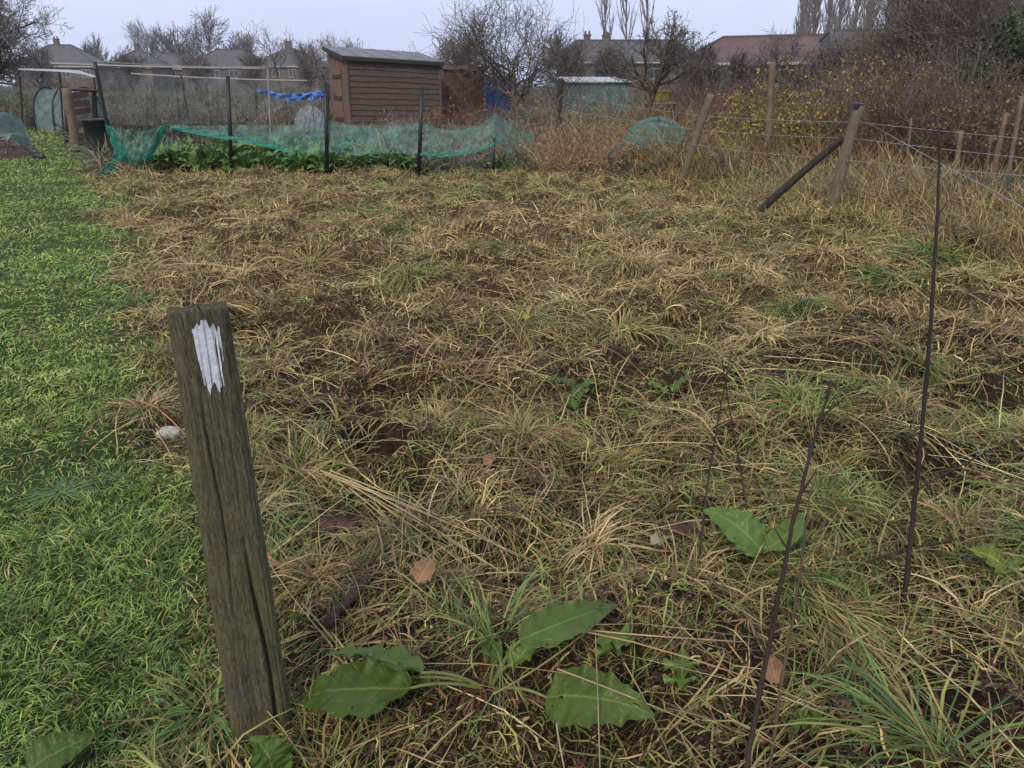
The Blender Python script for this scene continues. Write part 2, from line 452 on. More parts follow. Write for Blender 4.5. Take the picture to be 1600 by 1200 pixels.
M['brick'] = mat_brick("brick", (0.066, 0.046, 0.039), (0.098, 0.068, 0.057))
M['render'] = mat_plain("pebble_render", (0.40, 0.38, 0.35), 0.9, 0.15, 2.0)
M['green_metal'] = mat_plain("dark_green_posts", (0.006, 0.012, 0.012), 0.45, 0.3, 8.0)
M['net'] = mat_net("green_netting", (0.13, 0.33, 0.275), 0.38, fold=0.25)
M['netfold'] = mat_net("green_netting_folded", (0.035, 0.30, 0.215), 0.85, fold=0.18)
M['greynet'] = mat_net("fine_grey_netting", (0.22, 0.23, 0.23), 0.20, fold=0.2)
M['darknet'] = mat_net("dark_netting", (0.06, 0.068, 0.08), 0.40, fold=0.35)
M['tarp'] = mat_plain("blue_tarpaulin", (0.025, 0.125, 0.40), 0.4, 0.5, 6.0)
M['poly'] = mat_net("clouded_polythene", (0.36, 0.40, 0.40), 0.62, 0.3)
M['palepoly'] = mat_net("pale_green_sheet", (0.20, 0.28, 0.265), 0.85, 0.3, 0.12)
M['wire'] = mat_plain("galvanised_wire", (0.30, 0.30, 0.32), 0.5, 0.2, 20.0, 0.3)
M['black'] = mat_plain("black_plastic", (0.012, 0.012, 0.014), 0.4, 0.3, 4.0)
M['paint'] = mat_plain("white_paint_patch", (0.47, 0.49, 0.55), 0.7, 0.22, 55.0, bstr=0.4)
M['blue'] = mat_plain("faded_blue_paint", (0.10, 0.17, 0.36), 0.6, 0.35, 3.0)
M['yellow'] = mat_plain("yellow_plastic", (0.26, 0.225, 0.03), 0.5, 0.2, 3.0)
M['palewood'] = mat_wood("pale_poles", (0.20, 0.19, 0.175), (0.42, 0.40, 0.37), (30, 4, 30), None, 0, 0.8, 0.4)
M['stone'] = mat_plain("pale_stone", (0.36, 0.34, 0.27), 0.8, 0.3, 40.0, bstr=0.4)
M['rot'] = mat_wood("rotten_wood", (0.030, 0.016, 0.012), (0.105, 0.060, 0.045), (8, 30, 30), None, 0, 0.7, 0.7)
M['dock'] = mat_leaf("dock_leaf", (0.050, 0.086, 0.013), (0.11, 0.15, 0.036))
M['dockpale'] = mat_leaf("dock_leaf_bluish", (0.068, 0.108, 0.021), (0.125, 0.17, 0.05))
M['young'] = mat_leaf("young_leaf", (0.090, 0.145, 0.026), (0.15, 0.205, 0.06), nveins=6.0)
M['deadleaf'] = mat_leaf("dead_leaf", (0.25, 0.145, 0.075), (0.32, 0.21, 0.12), nveins=6.0)
M['yleaf'] = mat_leaf("yellow_leaf", (0.26, 0.24, 0.035), (0.34, 0.32, 0.08), nveins=6.0)
M['paleleaf'] = mat_leaf("pale_leaf", (0.36, 0.33, 0.26), (0.42, 0.40, 0.33), nveins=6.0)
M['crop'] = mat_leaf("crop_leaf", (0.105, 0.195, 0.052), (0.17, 0.26, 0.09), nveins=5.0)
# ------------------------------------------------------------------ ground
def axis(lo, hi, fine_lo, fine_hi, st):
    a = list(np.arange(fine_lo, fine_hi + 1e-6, st)); d = st
    x = fine_hi
    while x < hi: d *= 1.16; x += d; a.append(min(x, hi))
    d = st; x = fine_lo; b = []
    while x > lo: d *= 1.16; x -= d; b.append(max(x, lo))
    return np.array(b[::-1] + a)
gx = axis(-410, 410, -8.0, 7.5, 0.045); gy = axis(-310, 430, 0.4, 14.5, 0.045)
GX, GY = np.meshgrid(gx, gy)
GZ = gh(GX, GY)
pl = plotness(GX, GY)[..., None]
n1 = fbm(GX * 2.3, GY * 2.3, 11)[..., None]; n2 = fbm(GX * 0.16, GY * 0.16, 12)[..., None]
mud = np.array((0.022, 0.015, 0.011)) * (0.6 + 0.8 * n1)
litter = np.array((0.052, 0.036, 0.020)) * (0.6 + 0.8 * n1)
soil = mud * sstep(0.35, 0.7, n1) + litter * (1 - sstep(0.35, 0.7, n1))
mat_ = np.array((0.085, 0.060, 0.032)) * (0.5 + 1.0 * n1)
soil = soil * (1 - .8 * sstep(3.6, 6.5, GY)[..., None]) + mat_ * .8 * sstep(3.6, 6.5, GY)[..., None]
turf = np.array((0.050, 0.078, 0.020)) * (0.6 + 0.8 * n1)
far = np.array((0.058, 0.068, 0.034)) * n2 * 1.3 + np.array((0.075, 0.060, 0.040)) * (1 - n2)
gcol = soil * pl + turf * (1 - pl)
ff = sstep(12, 19, np.hypot(GX, GY))[..., None] * sstep(-0.3, 0.4, GX - path_edge(GY))[..., None]
gcol = gcol * (1 - ff) + far * ff
g = MB(); g.grid(np.stack([GX, GY, GZ], -1), gcol)
m, t, b = mat_new("earth")
a_ = N(t, "ShaderNodeAttribute", attribute_name="Col")
na, nb = noise(t, coords(t), 14.0, 8, 0.7), noise(t, coords(t), 55.0, 6, 0.7)
c_ = mixc(t, 0.9, a_.outputs["Color"], ramp(t, na, [(0.3, (0.5, 0.5, 0.5)), (0.7, (1.5, 1.45, 1.4))]), 'MULTIPLY')
c_ = mixc(t, 0.8, c_, ramp(t, nb, [(0.32, (0.45, 0.45, 0.45)), (0.7, (1.7, 1.6, 1.5))]), 'MULTIPLY')
t.links.new(c_, b.inputs["Base Color"]); b.inputs["Roughness"].default_value = 0.9; b.inputs["Specular IOR Level"].default_value = 0.12
ms = N(t, "ShaderNodeMath", operation='ADD'); t.links.new(na, ms.inputs[0]); t.links.new(nb, ms.inputs[1])
bump(t, b, ms.outputs[0], 0.9, 0.03)
kind(g.build("ground", m), "structure")

# ------------------------------------------------------------------ grass and thatch
def curve_pts(root, az, el, L, droop, curl, S=4, clamp=0.006, wob=0.0, rng=None):
    Np = len(root); P = np.empty((Np, S + 1, 3)); P[:, 0] = root
    st = (L / S)
    for k in range(S):
        f = (k + 0.5) / S
        e = el - droop * f; a = az + curl * f
        if wob: e = e + rng.normal(0, wob, Np); a = a + rng.normal(0, wob, Np)
        d = np.stack([np.cos(e) * np.cos(a), np.cos(e) * np.sin(a), np.sin(e)], 1)
        q = P[:, k] + d * st[:, None]
        if clamp is not None: q[:, 2] = np.maximum(q[:, 2], gh(q[:, 0], q[:, 1]) + clamp)
        P[:, k + 1] = q
    return P
def scatter(rng, rho0, d0, region, ymax, xlim, ymin=0.35, pw=2.0):
    """random ground points, thinner with distance"""
    out = []
    edges = [ymin]
    while edges[-1] < ymax: edges.append(min(edges[-1] * 1.25 + 0.2, ymax))
    for lo, hi in zip(edges[:-1], edges[1:]):
        wx = min(xlim, hi * 0.92 + 1.2)
        dens = rho0 / (1 + (lo / d0) ** pw)
        n = int(dens * 2 * wx * (hi - lo))
        x = rng.uniform(-wx, wx, n); y = rng.uniform(lo, hi, n)
        keep = rng.uniform(0, 1, n) < (1 + (lo / d0) ** pw) / (1 + (np.hypot(x * 0.7, y) / d0) ** pw)
        x, y = x[keep], y[keep]
        k = rng.uniform(0, 1, len(x)) < region(x, y)
        out.append(np.stack([x[k], y[k]], 1))
    return np.concatenate(out)
def pal(rng, n, cols, w, jit=0.22):
    cols = np.array(cols); i = rng.choice(len(cols), n, p=np.array(w) / sum(w))
    return np.clip(cols[i] * (1 + rng.normal(0, jit, (n, 1))) * (1 + rng.normal(0, 0.06, (n, 3))), 0.008, 0.7)
def in_hole(x, y): return np.hypot((x - HOLE[0]) / 1.15, y - HOLE[1]) < 0.14

STRAW = [(0.50, 0.385, 0.185), (0.36, 0.26, 0.118), (0.24, 0.145, 0.065), (0.085, 0.050, 0.029), (0.28, 0.255, 0.085), (0.185, 0.21, 0.060), (0.125, 0.18, 0.045)]
def strawy(x, y): return sstep(.42, .62, fbm(x * .75, y * .75, 35))        # patches of pale straw
def greeny(x, y): return sstep(.50, .64, fbm(x * .62 + 9, y * .62, 36))    # patches with live blades
GREEN = [(0.116, 0.182, 0.042), (0.156, 0.222, 0.048), (0.076, 0.132, 0.040), (0.208, 0.240, 0.060), (0.29, 0.235, 0.110)]
_kp = [(G(px, py)[:2], r) for px, py, r in ((560, 1080, .10), (590, 1045, .08), (940, 1112, .11), (885, 980, .09), (100, 1180, .08), (395, 1190, .07), (1165, 838, .10), (1545, 885, .06), (962, 878, .06), (478, 985, .06), (960, 1018, .06), (905, 640, .10), (780, 1090, .06), (441, 905, .06), (540, 965, .05))]
def keep(x, y):                               # room left round the broad leaves
    k = np.ones_like(x)
    for c, r in _kp: k = k * (0.22 + 0.78 * sstep(r * .55, r * .95, np.hypot(x - c[0], y - c[1])))
    return k
EDGE_FENCE = lambda y: 3.95 - 0.3 * (y - 8.87)

# 1. the mown path
rng = np.random.RandomState(7)
reg = lambda x, y: keep(x, y) * (1 - plotness(x, y)) * (0.30 + 0.70 * sstep(0.3, 0.5, fbm(x * 2.1, y * 2.1, 21)))
p = scatter(rng, 19000, 2.5, reg, 30, 26)
n = len(p); d = np.hypot(p[:, 0], p[:, 1])
z = gh(p[:, 0], p[:, 1])
tall = fbm(p[:, 0] * 1.3, p[:, 1] * 1.3, 22)
L = rng.uniform(0.014, 0.056, n) * (0.30 + 1.1 * tall) * (1 + d * 0.045)
az = rng.uniform(0, 2 * math.pi, n) * 0.75 + fbm(p[:, 0] * 2.5, p[:, 1] * 2.5, 23) * 9
P = curve_pts(np.column_stack([p, z]), az, rng.uniform(0.15, 1.15, n), L, rng.uniform(0.2, 1.5, n), rng.normal(0, 0.5, n), 3)
patch = fbm(p[:, 0] * 0.9, p[:, 1] * 0.9, 24)
fy = .25 + .75 * sstep(2.2, 5.0, d); brt = fbm(p[:, 0] * .55, p[:, 1] * .55, 26)
wts = np.column_stack([np.full(n, .34), .12 + .55 * patch * fy + .18 * patch, .42 - .30 * fy, (.06 + .30 * (patch > .55)) * (.25 + .75 * fy), np.full(n, .10) + .25 * sstep(.55, .68, fbm(p[:, 0] * 1.7, p[:, 1] * 1.7, 27))])
wts /= wts.sum(1)[:, None]
ci = (rng.uniform(0, 1, n)[:, None] > np.cumsum(wts, 1)).sum(1).clip(0, 4)
col = np.clip(np.array(GREEN)[ci] * (1 + rng.normal(0, .25, (n, 1))) * (.92 + .42 * brt + .78 * fy)[:, None], .01, .6)
gr = MB(); gr.ribbons(P, rng.uniform(0.0018, 0.0038, n) * (1 + d * 0.16), col, roll=rng.normal(0, 0.7, n), grad=col * 0.75)  # each path blade is darker towards its root
kind(gr.build("path_grass", M['grass']), "stuff")
print("path blades", n)

# 2. cut thatch lying over the plot
rng = np.random.RandomState(8)
def bare(x, y):                               # patches where the mud shows
    return sstep(0.50, 0.66, fbm(x * 1.25, y * 1.25, 31)) * (1 - sstep(3.2, 5.0, y))
reg = lambda x, y: keep(x, y) * plotness(x, y) * (1 - 0.6 * bare(x, y)) * (~in_hole(x, y)) * (x < EDGE_FENCE(y) + 1.2)
p = scatter(rng, 6600, 3.5, reg, 14.0, 14)
n = len(p); d = np.hypot(p[:, 0], p[:, 1])
z = gh(p[:, 0], p[:, 1]) + rng.uniform(0, 0.035, n) ** 1.0
L = (0.025 + 0.115 * rng.uniform(0, 1, n) ** 1.7) * (1 + d * 0.06)
az = fbm(p[:, 0] * 1.6, p[:, 1] * 1.6, 32) * 14 + rng.normal(0, 0.9, n)
P = curve_pts(np.column_stack([p, z]), az, rng.normal(0.2, 0.4, n), L, rng.uniform(-0.2, 1.6, n), rng.normal(0, 1.5, n), 4, wob=0.33, rng=rng)
tan = sstep(3.2, 7.0, p[:, 1] + 2.2 * (fbm(p[:, 0] * .8, p[:, 1] * .8, 33) - .5))
olive = sstep(0.45, 0.65, fbm(p[:, 0] * 1.1, p[:, 1] * 1.1, 34))
fore = 1 - sstep(1.8, 3.4, p[:, 1] - .35 * np.clip(p[:, 0], 0, 2))
sw, gy_ = strawy(p[:, 0], p[:, 1]), greeny(p[:, 0], p[:, 1])
wts = np.column_stack([.035 + .235 * tan + .30 * sw * (.2 + .8 * tan), .12 + .22 * tan + .16 * sw * (.3 + .7 * tan), .20 - .08 * sw, (.78 * (1 - tan) + .10) * (1 - .6 * sw * (.3 + .7 * tan)), .08 + .12 * olive + .16 * gy_, .04 + .14 * olive + .22 * fore + .26 * gy_, .02 + .06 * olive + .22 * fore + .16 * gy_])
wts /= wts.sum(1)[:, None]
ci = (rng.uniform(0, 1, n)[:, None] > np.cumsum(wts, 1)).sum(1).clip(0, 6)
col = np.clip(np.array(STRAW)[ci] * (1 + rng.normal(0, .25, (n, 1))), .01, .7)
gr = MB(); gr.ribbons(P, (0.0011 + 0.0042 * rng.uniform(0, 1, n) ** 2.4) * (1 + d * 0.13), col, roll=rng.normal(0, 0.6, n))
kind(gr.build("cut_grass_thatch", M['straw']), "stuff")
print("thatch", n)

# 3. tufts: blades leaning out of common roots
rng = np.random.RandomState(9)
reg = lambda x, y: keep(x, y) * (.35 + .65 * np.maximum(strawy(x, y), greeny(x, y))) * sstep(0.15, 0.9, plotness(x, y)) * (1 - 0.8 * bare(x, y)) * (~in_hole(x, y)) * (x < EDGE_FENCE(y) + 0.6)
ctr = scatter(rng, 70, 3.9, reg, 14.2, 14, pw=1.7)
nt_ = len(ctr)
per = rng.randint(9, 26, nt_)
ti = np.repeat(np.arange(nt_), per); n = len(ti)
c = ctr[ti]; d = np.hypot(c[:, 0], c[:, 1])
r = np.abs(rng.normal(0, 0.035, n)) * (1 + d * .06); a0 = rng.uniform(0, 2 * math.pi, n)
root = np.column_stack([c[:, 0] + r * np.cos(a0), c[:, 1] + r * np.sin(a0)])
root = np.column_stack([root, gh(root[:, 0], root[:, 1])])
comb = fbm(c[:, 0] * .9, c[:, 1] * .9, 41) * 12
az = np.where(rng.uniform(0, 1, n) < 0.55, a0, comb + rng.normal(0, .5, n))
L = rng.uniform(0.10, 0.30, n) * (rng.uniform(.6, 1.25, nt_)[ti]) * (1 + d * 0.02)
L = L * np.interp(c[:, 1], [1.5, 4.5, 9, 13], [.85, .95, 1.1, 1.3]) * (1 + .35 * strawy(c[:, 0], c[:, 1]))
P = curve_pts(root, az, rng.uniform(0.15, 1.05, n), L, rng.uniform(0.7, 2.0, n), rng.normal(0, 0.7, n), 4, clamp=0.012, wob=0.1, rng=rng)
hi_ = sstep(8.5, 11.5, ctr[:, 1]) * sstep(.42, .58, fbm(ctr[:, 0] * .5, ctr[:, 1] * .5, 43))
tt = sstep(3.2, 7.0, ctr[:, 1] + 2.5 * (fbm(ctr[:, 0] * .8, ctr[:, 1] * .8, 42) - .5))
fore = 1 - sstep(1.7, 3.3, ctr[:, 1] - .35 * np.clip(ctr[:, 0], 0, 2))
right = sstep(0.4, 3.0, ctr[:, 0]) * (1 - sstep(7, 10, ctr[:, 1]))
pg = .22 + .50 * greeny(ctr[:, 0], ctr[:, 1]) - .15 * strawy(ctr[:, 0], ctr[:, 1]) + .40 * fore + .12 * right - .10 * tt + .5 * hi_ + .3 * (1 - sstep(0.3, 1.0, ctr[:, 0] - path_edge(ctr[:, 1])))
tg = rng.uniform(0, 1, nt_) < pg
cg = pal(rng, nt_, [(0.125, 0.185, 0.042), (0.185, 0.205, 0.060), (0.085, 0.145, 0.045), (0.22, 0.205, 0.075)], [.3, .35, .15, .2], .15)
ct = pal(rng, nt_, STRAW[:6] + [(.30, .15, .07)], [.34, .28, .12, .03, .18, .06, .05], .15)
dk_ = (rng.uniform(0, 1, nt_) < .45 * (1 - tt))[:, None]
ct = np.where(dk_, pal(rng, nt_, [(.17, .11, .058), (.12, .075, .042), (.20, .14, .075)], [1, 1, 1]), ct)
base = np.where(tg[:, None], cg, ct)[ti]
mixd = rng.uniform(0, 1, n)[:, None]
col = np.where(mixd < .2, pal(rng, n, STRAW[:3], [.4, .4, .2]), base * (1 + rng.normal(0, .18, (n, 1))))
col = np.clip(col, .01, .7)
gr = MB(); gr.ribbons(P, (0.0016 + 0.0040 * rng.uniform(0, 1, n) ** 1.8) * (1 + d * 0.11), col, roll=rng.normal(0, 0.5, n), grad=col * .45 + np.array((.28, .19, .09)) * .5)
kind(gr.build("rough_grass", M['grass']), "stuff")
print("tuft blades", n)

# large tussocks of long blades that flop outward over the thatch
rng = np.random.RandomState(29)
reg = lambda x, y: keep(x, y) * sstep(.3, .9, plotness(x, y)) * (~in_hole(x, y)) * (x < EDGE_FENCE(y) + .2) * (.25 + .75 * np.maximum(strawy(x, y), greeny(x, y)))
ctr = scatter(rng, 3.6, 7.5, reg, 13.6, 13, ymin=1.7, pw=2.0)
nt_ = len(ctr); per = rng.randint(70, 170, nt_); ti = np.repeat(np.arange(nt_), per); n = len(ti); c = ctr[ti]; d = np.hypot(c[:, 0], c[:, 1])
a0 = rng.uniform(0, 6.28, n); r = np.abs(rng.normal(0, .065, n)); root = np.column_stack([c[:, 0] + r * np.cos(a0), c[:, 1] + r * np.sin(a0)])
root = np.column_stack([root, gh(root[:, 0], root[:, 1])])
fl = rng.uniform(0, 6.28, nt_)[ti]; az = np.where(rng.uniform(0, 1, n) < .45, fl + rng.normal(0, .5, n), a0 + rng.normal(0, .35, n))
L = rng.uniform(.5, 1.1, n) * rng.uniform(.20, .38, nt_)[ti] * np.interp(c[:, 1], [1.7, 4, 9], [.8, 1.0, 1.15])
P = curve_pts(root, az, rng.uniform(.45, 1.3, n), L, rng.uniform(1.2, 2.6, n), rng.normal(0, .45, n), 5, clamp=.022, wob=.07, rng=rng)
gq = greeny(ctr[:, 0], ctr[:, 1]); isg = rng.uniform(0, 1, nt_) < .12 + .55 * gq
cb = np.where(isg[:, None], pal(rng, nt_, [(.17, .21, .065), (.22, .225, .08), (.125, .18, .05)], [1, 1, .7], .12), pal(rng, nt_, [(.46, .36, .175), (.36, .265, .125), (.31, .26, .11), (.25, .165, .085)], [1, 1, .6, .5], .12))[ti]
col = np.clip(np.where((rng.uniform(0, 1, n) < .22)[:, None], pal(rng, n, STRAW[:3] + STRAW[4:6], [1, 1, 1, 1, 1]), cb * (1 + rng.normal(0, .16, (n, 1)))), .01, .7)
gr = MB(); gr.ribbons(P, (.0018 + .0034 * rng.uniform(0, 1, n) ** 1.6) * (1 + d * .10), col, prof=np.array([.8, 1, 1, .85, .6, .1]), roll=rng.normal(0, .5, n))
kind(gr.build("flopped_tussock_grass", M['grass']), "stuff")
print("big tussocks", nt_, n)

# fine brown litter between the blades
rng = np.random.RandomState(19)
reg = lambda x, y: np.clip(.55 * sstep(.2, .9, plotness(x, y)) + .45 * bare(x, y) * plotness(x, y) + .10, 0, 1) * (~in_hole(x, y)) * (x < EDGE_FENCE(y) + .5)
p = scatter(rng, 6500, 2.6, reg, 9, 9)
n = len(p); d = np.hypot(p[:, 0], p[:, 1]); z = gh(p[:, 0], p[:, 1]) + rng.uniform(.002, .016, n)
lt = MB(); D = rng.normal(0, 1, (n, 3)); D[:, 2] *= .45
lt.leaves(np.column_stack([p, z]), D, rng.uniform(.006, .030, n) * (1 + d * .06), pal(rng, n, [(.060, .036, .024), (.105, .062, .040), (.036, .024, .018), (.17, .115, .070), (.085, .085, .035)], [.35, .25, .25, .1, .08], .25), .45, rng)
kind(lt.build("leaf_litter", M['straw']), "stuff")
print("litter", n)

# 4. long pale stalks fallen across the plot
rng = np.random.RandomState(10)
reg = lambda x, y: plotness(x, y) * (~in_hole(x, y)) * (x < EDGE_FENCE(y) + 0.3)
p = scatter(rng, 52, 3.4, reg, 13.5, 13, pw=1.6)
n = len(p); d = np.hypot(p[:, 0], p[:, 1])
z = gh(p[:, 0], p[:, 1]) + rng.uniform(0.01, 0.06, n)
P = curve_pts(np.column_stack([p, z]), fbm(p[:, 0] * .7, p[:, 1] * .7, 51) * 14 + rng.normal(0, .5, n), rng.uniform(0.0, 0.35, n), rng.uniform(.25, .75, n), rng.uniform(.2, .7, n), rng.normal(0, .25, n), 5, clamp=0.02, wob=.03, rng=rng)
col = pal(rng, n, STRAW[:5], [.45, .25, .15, .05, .1])
gr = MB(); gr.ribbons(P, rng.uniform(0.0022, 0.0040, n) * (1 + d * .1), col, prof=np.array([1, 1, .9, .8, .7, .4]), roll=rng.normal(0, .4, n))
kind(gr.build("fallen_stalks", M['straw']), "stuff")

# 5. tall dead growth standing under the fence and along the far edge
rng = np.random.RandomState(11)
def tallreg(x, y):
    f = x - EDGE_FENCE(y)
    a = sstep(-1.3, 0.0, f + 0.5 * (fbm(x * 1.3, y * 1.3, 61) - .5)) * (1 - sstep(1.8, 3.6, f))
    b_ = sstep(12.3, 13.3, y + (fbm(x * .9, 3.0, 62) - .5) * 1.2) * (1 - sstep(13.5, 13.75, y)) * (x > path_edge(y) - 0.2) * 0.55
    return np.clip(np.maximum(a, b_), 0, 1) * (y > 3.0)
p = scatter(rng, 3600, 4.6, tallreg, 19, 13, ymin=3.0, pw=1.5)
n = len(p); d = np.hypot(p[:, 0], p[:, 1]); f = p[:, 0] - EDGE_FENCE(p[:, 1])
z = gh(p[:, 0], p[:, 1])
hmax = 0.18 + 0.55 * sstep(-0.9, 0.8, f) * (0.55 + 0.9 * fbm(p[:, 0] * 1.0, p[:, 1] * 1.0, 63)) + .38 * sstep(12.2, 14, p[:, 1]) * sstep(-1.5, 0, f)
L = rng.uniform(0.45, 1.1, n) * hmax
P = curve_pts(np.column_stack([p, z]), rng.uniform(0, 2 * math.pi, n), rng.uniform(.65, 1.5, n), L, rng.uniform(.1, 1.8, n), rng.normal(0, .8, n), 4, clamp=0.01, wob=.14, rng=rng)
brown = sstep(11.5, 13.2, p[:, 1]) * sstep(-2.6, -.8, f)
gn = fbm(p[:, 0] * .8, p[:, 1] * .8, 64)
wts = np.column_stack([.20 - .10 * brown, .26 - .0 * brown, .22 + .25 * brown, .14 + .12 * brown, .12 - .05 * brown, .07 + .22 * (gn > .55) - .05 * brown, .05 + .08 * (gn > .6)])
wts = np.clip(wts, .01, 1); wts /= wts.sum(1)[:, None]
ci = (rng.uniform(0, 1, n)[:, None] > np.cumsum(wts, 1)).sum(1).clip(0, 6)
col = np.clip(np.array(STRAW)[ci] * (1 + rng.normal(0, .25, (n, 1))), .01, .7)
col = col * (1 - np.array((.16, .19, .10)) * sstep(.2, 1.0, f)[:, None])
gr = MB(); gr.ribbons(P, rng.uniform(.0025, .0050, n) * (1 + d * .06), col, roll=rng.normal(0, .7, n))
kind(gr.build("tall_dead_grass", M['straw']), "stuff")
print("tall", n)

# 6. low growth over the plots beyond
rng = np.random.RandomState(12)
def farreg(x, y):
    bed = (x > -6.9) & (x < 1.0) & (y < 14.0)
    return sstep(13.8, 14.5, y) * (x > path_edge(y) + .2) * (~bed) + (y > 14.5) * (x < path_edge(y) - 3.0) * 0.8 + (x > EDGE_FENCE(y) + 2) * (y > 6) * 0.8
p = scatter(rng, 900, 8.0, lambda x, y: np.clip(farreg(x, y), 0, 1) * sstep(.25, .5, fbm(x * .5, y * .5, 71)), 75, 48, ymin=6, pw=2.0)
n = len(p); d = np.hypot(p[:, 0], p[:, 1])
z = gh(p[:, 0], p[:, 1])
cl = fbm(p[:, 0] * .45, p[:, 1] * .45, 72); c2 = vnoise(p[:, 0] * .8, p[:, 1] * .8, 73)
L = rng.uniform(.15, .5, n) * (.5 + 1.6 * cl)
P = curve_pts(np.column_stack([p, z]), rng.uniform(0, 6.28, n), rng.uniform(.5, 1.5, n), L, rng.uniform(.3, 2.0, n), rng.normal(0, .6, n), 4, clamp=0.01)
grn = c2 > .60
col = np.where(grn[:, None], pal(rng, n, [(.075, .125, .045), (.10, .15, .055), (.06, .105, .055)], [1, 1, 1]), pal(rng, n, [(.23, .18, .11), (.14, .105, .075), (.085, .068, .055), (.17, .155, .10)], [1, 1, 1, 1]))
gr = MB(); gr.ribbons(P, rng.uniform(.008, .020, n) * (1 + d * .03), col, roll=rng.normal(0, .7, n))
kind(gr.build("allotment_undergrowth", M['leaf']), "stuff")
print("far", n)
# ------------------------------------------------------------------ foreground marker post
def rounded_section(w, dpt, rad, n):
    """points round a rectangle with rounded corners"""
    per = []
    for cx, cy, a0 in ((w / 2 - rad, -dpt / 2 + rad, -90), (w / 2 - rad, dpt / 2 - rad, 0), (-w / 2 + rad, dpt / 2 - rad, 90), (-w / 2 + rad, -dpt / 2 + rad, 180)):
        for k in range(9):
            a = R(a0 + k * 90 / 8); per.append((cx + rad * math.cos(a), cy + rad * math.sin(a)))
    per.append(per[0]); per = np.array(per)
    s = np.r_[0, np.cumsum(np.linalg.norm(np.diff(per, axis=0), axis=1))]
    u = np.linspace(0, s[-1], n, endpoint=False)
    return np.column_stack([np.interp(u, s, per[:, 0]), np.interp(u, s, per[:, 1])])
pb = G(405, 1160); POST = np.array((pb[0] - .006, pb[1] + 0.045, 0.0))
post_t = thing("marker_post", "weathered grey wooden post with a streaky white paint patch near its top", "post", POST)
PH, PN, PZ = 1.088, 220, 130
sec = rounded_section(1.0, 0.66, 0.16, PN)
zs = np.linspace(-0.12, PH, PZ)
rngp = np.random.RandomState(3)
groove = np.convolve(np.r_[rngp.normal(0, 1, PN)] , [0.25, .5, .25], 'same') * 0.0010
def post_ring(z):
    w = np.interp(z, [-.12, 0, .5, PH], [.146, .142, .127, .112])
    s = sec * np.array((w, w))
    nrm = sec / (np.linalg.norm(sec, axis=1)[:, None])
    idx = np.arange(PN)
    gr_ = groove + 0.0016 * (fbm(idx * 0.35, z * 2.2 + idx * 0, 81, 3) - .5) * 2 + 0.0022 * (fbm(idx * 0.05, z * 4.0, 82) - .5) * 2
    # one long drying crack low on the front, a chipped edge near the top
    fx = s[:, 0] / w
    front = s[:, 1] < 0
    crack = front * np.exp(-((fx - 0.20 - 0.04 * math.sin(z * 9)) / 0.030) ** 2) * (0.020 * sstep(.62, .35, z) * sstep(-.12, .1, z))
    c2 = front * np.exp(-((fx + 0.16 - 0.03 * math.sin(z * 13)) / 0.016) ** 2) * 0.006 * sstep(.30, .6, z) * sstep(.95, .8, z)
    s = s + nrm * gr_[:, None]; s[:, 1] += crack + c2
    return s
ringsv = []
for z in zs:
    s = post_ring(z); top = sstep(PH - .02, PH, z)
    zz = z - top * (s[:, 1] + .04) * 0.10 + top * (fbm(np.arange(PN) * .12, z * 0, 83) - .5) * .016
    ringsv.append(np.column_stack([s, zz]))
ringsv = np.array(ringsv)
topc = ringsv[-1].mean(0)
for k, sc_ in enumerate((0.96, 0.8, .55, .3, .05)):
    r_ = ringsv[PZ - 1].copy(); r_[:, :2] = topc[:2] + (r_[:, :2] - topc[:2]) * sc_; r_[:, 2] += 0.001 * math.sin(k * 2.0) + (0.002 if k else 0.0015)
    ringsv = np.concatenate([ringsv, r_[None]])
rz = R(27)
V = ringsv @ rotm(rz, 'z').T + POST
i = np.arange(len(V) - 1)[:, None] * PN; j = np.arange(PN)[None]; k = (j + 1) % PN
pm = MB(); pm.add(V.reshape(-1, 3), [np.stack([i + j, i + k, i + PN + k, i + PN + j], -1).reshape(-1, 4)], None, True)
pm.build("timber", M['post'], post_t)
# the paint: a brushed patch following the face, ragged where the brush ran dry
nx, nz = 150, 240
X = np.linspace(-.31, .40, nx); Zp = np.linspace(.885, PH - .004, nz)
pv = np.empty((nz, nx, 3))
for a, z in enumerate(Zp):
    s = post_ring(z); fr = s[s[:, 1] < 0.0]; o = np.argsort(fr[:, 0])
    w = np.interp(z, [0, .5, PH], [.142, .127, .112])
    yy = np.interp(X * w, fr[o, 0], fr[o, 1])
    pv[a] = np.column_stack([X * w, yy - 0.0012, np.full(nx, z)])
ZZ, XX = np.meshgrid(Zp, X, indexing='ij')
fr_ = (ZZ - .925) / (1.086 - .925)
left = -.17 + .06 * (1 - fr_); right = .27 - .05 * (1 - fr_)
streak = fbm(XX * 26, ZZ * 3.0, 91, 3); strk2 = fbm(XX * 60, ZZ * 9.0, 92, 2)
topz = 1.066 - .08 * np.abs(XX - .02) + (streak - .5) * .024 + (strk2 - .5) * .006
botz = .924 + .020 * (streak - .5) * 2.0 + (strk2 - .5) * .012 + .02 * np.abs(XX)
mask = (XX > left + (strk2 - .5) * .06) & (XX < right + (streak - .5) * .07) & (ZZ < topz) & (ZZ > botz)
mask &= ~((strk2 > .80 - .22 * sstep(.10, .25, XX) - .20 * sstep(.98, .92, ZZ)) & (streak > .55))
ii, jj = np.nonzero(mask[:-1, :-1])
f = np.column_stack([ii * nx + jj, ii * nx + jj + 1, (ii + 1) * nx + jj + 1, (ii + 1) * nx + jj])
pm = MB(); pm.add(pv.reshape(-1, 3) @ rotm(rz, 'z').T + POST, [f], None, True)
pm.build("paint_patch", M['paint'], post_t)

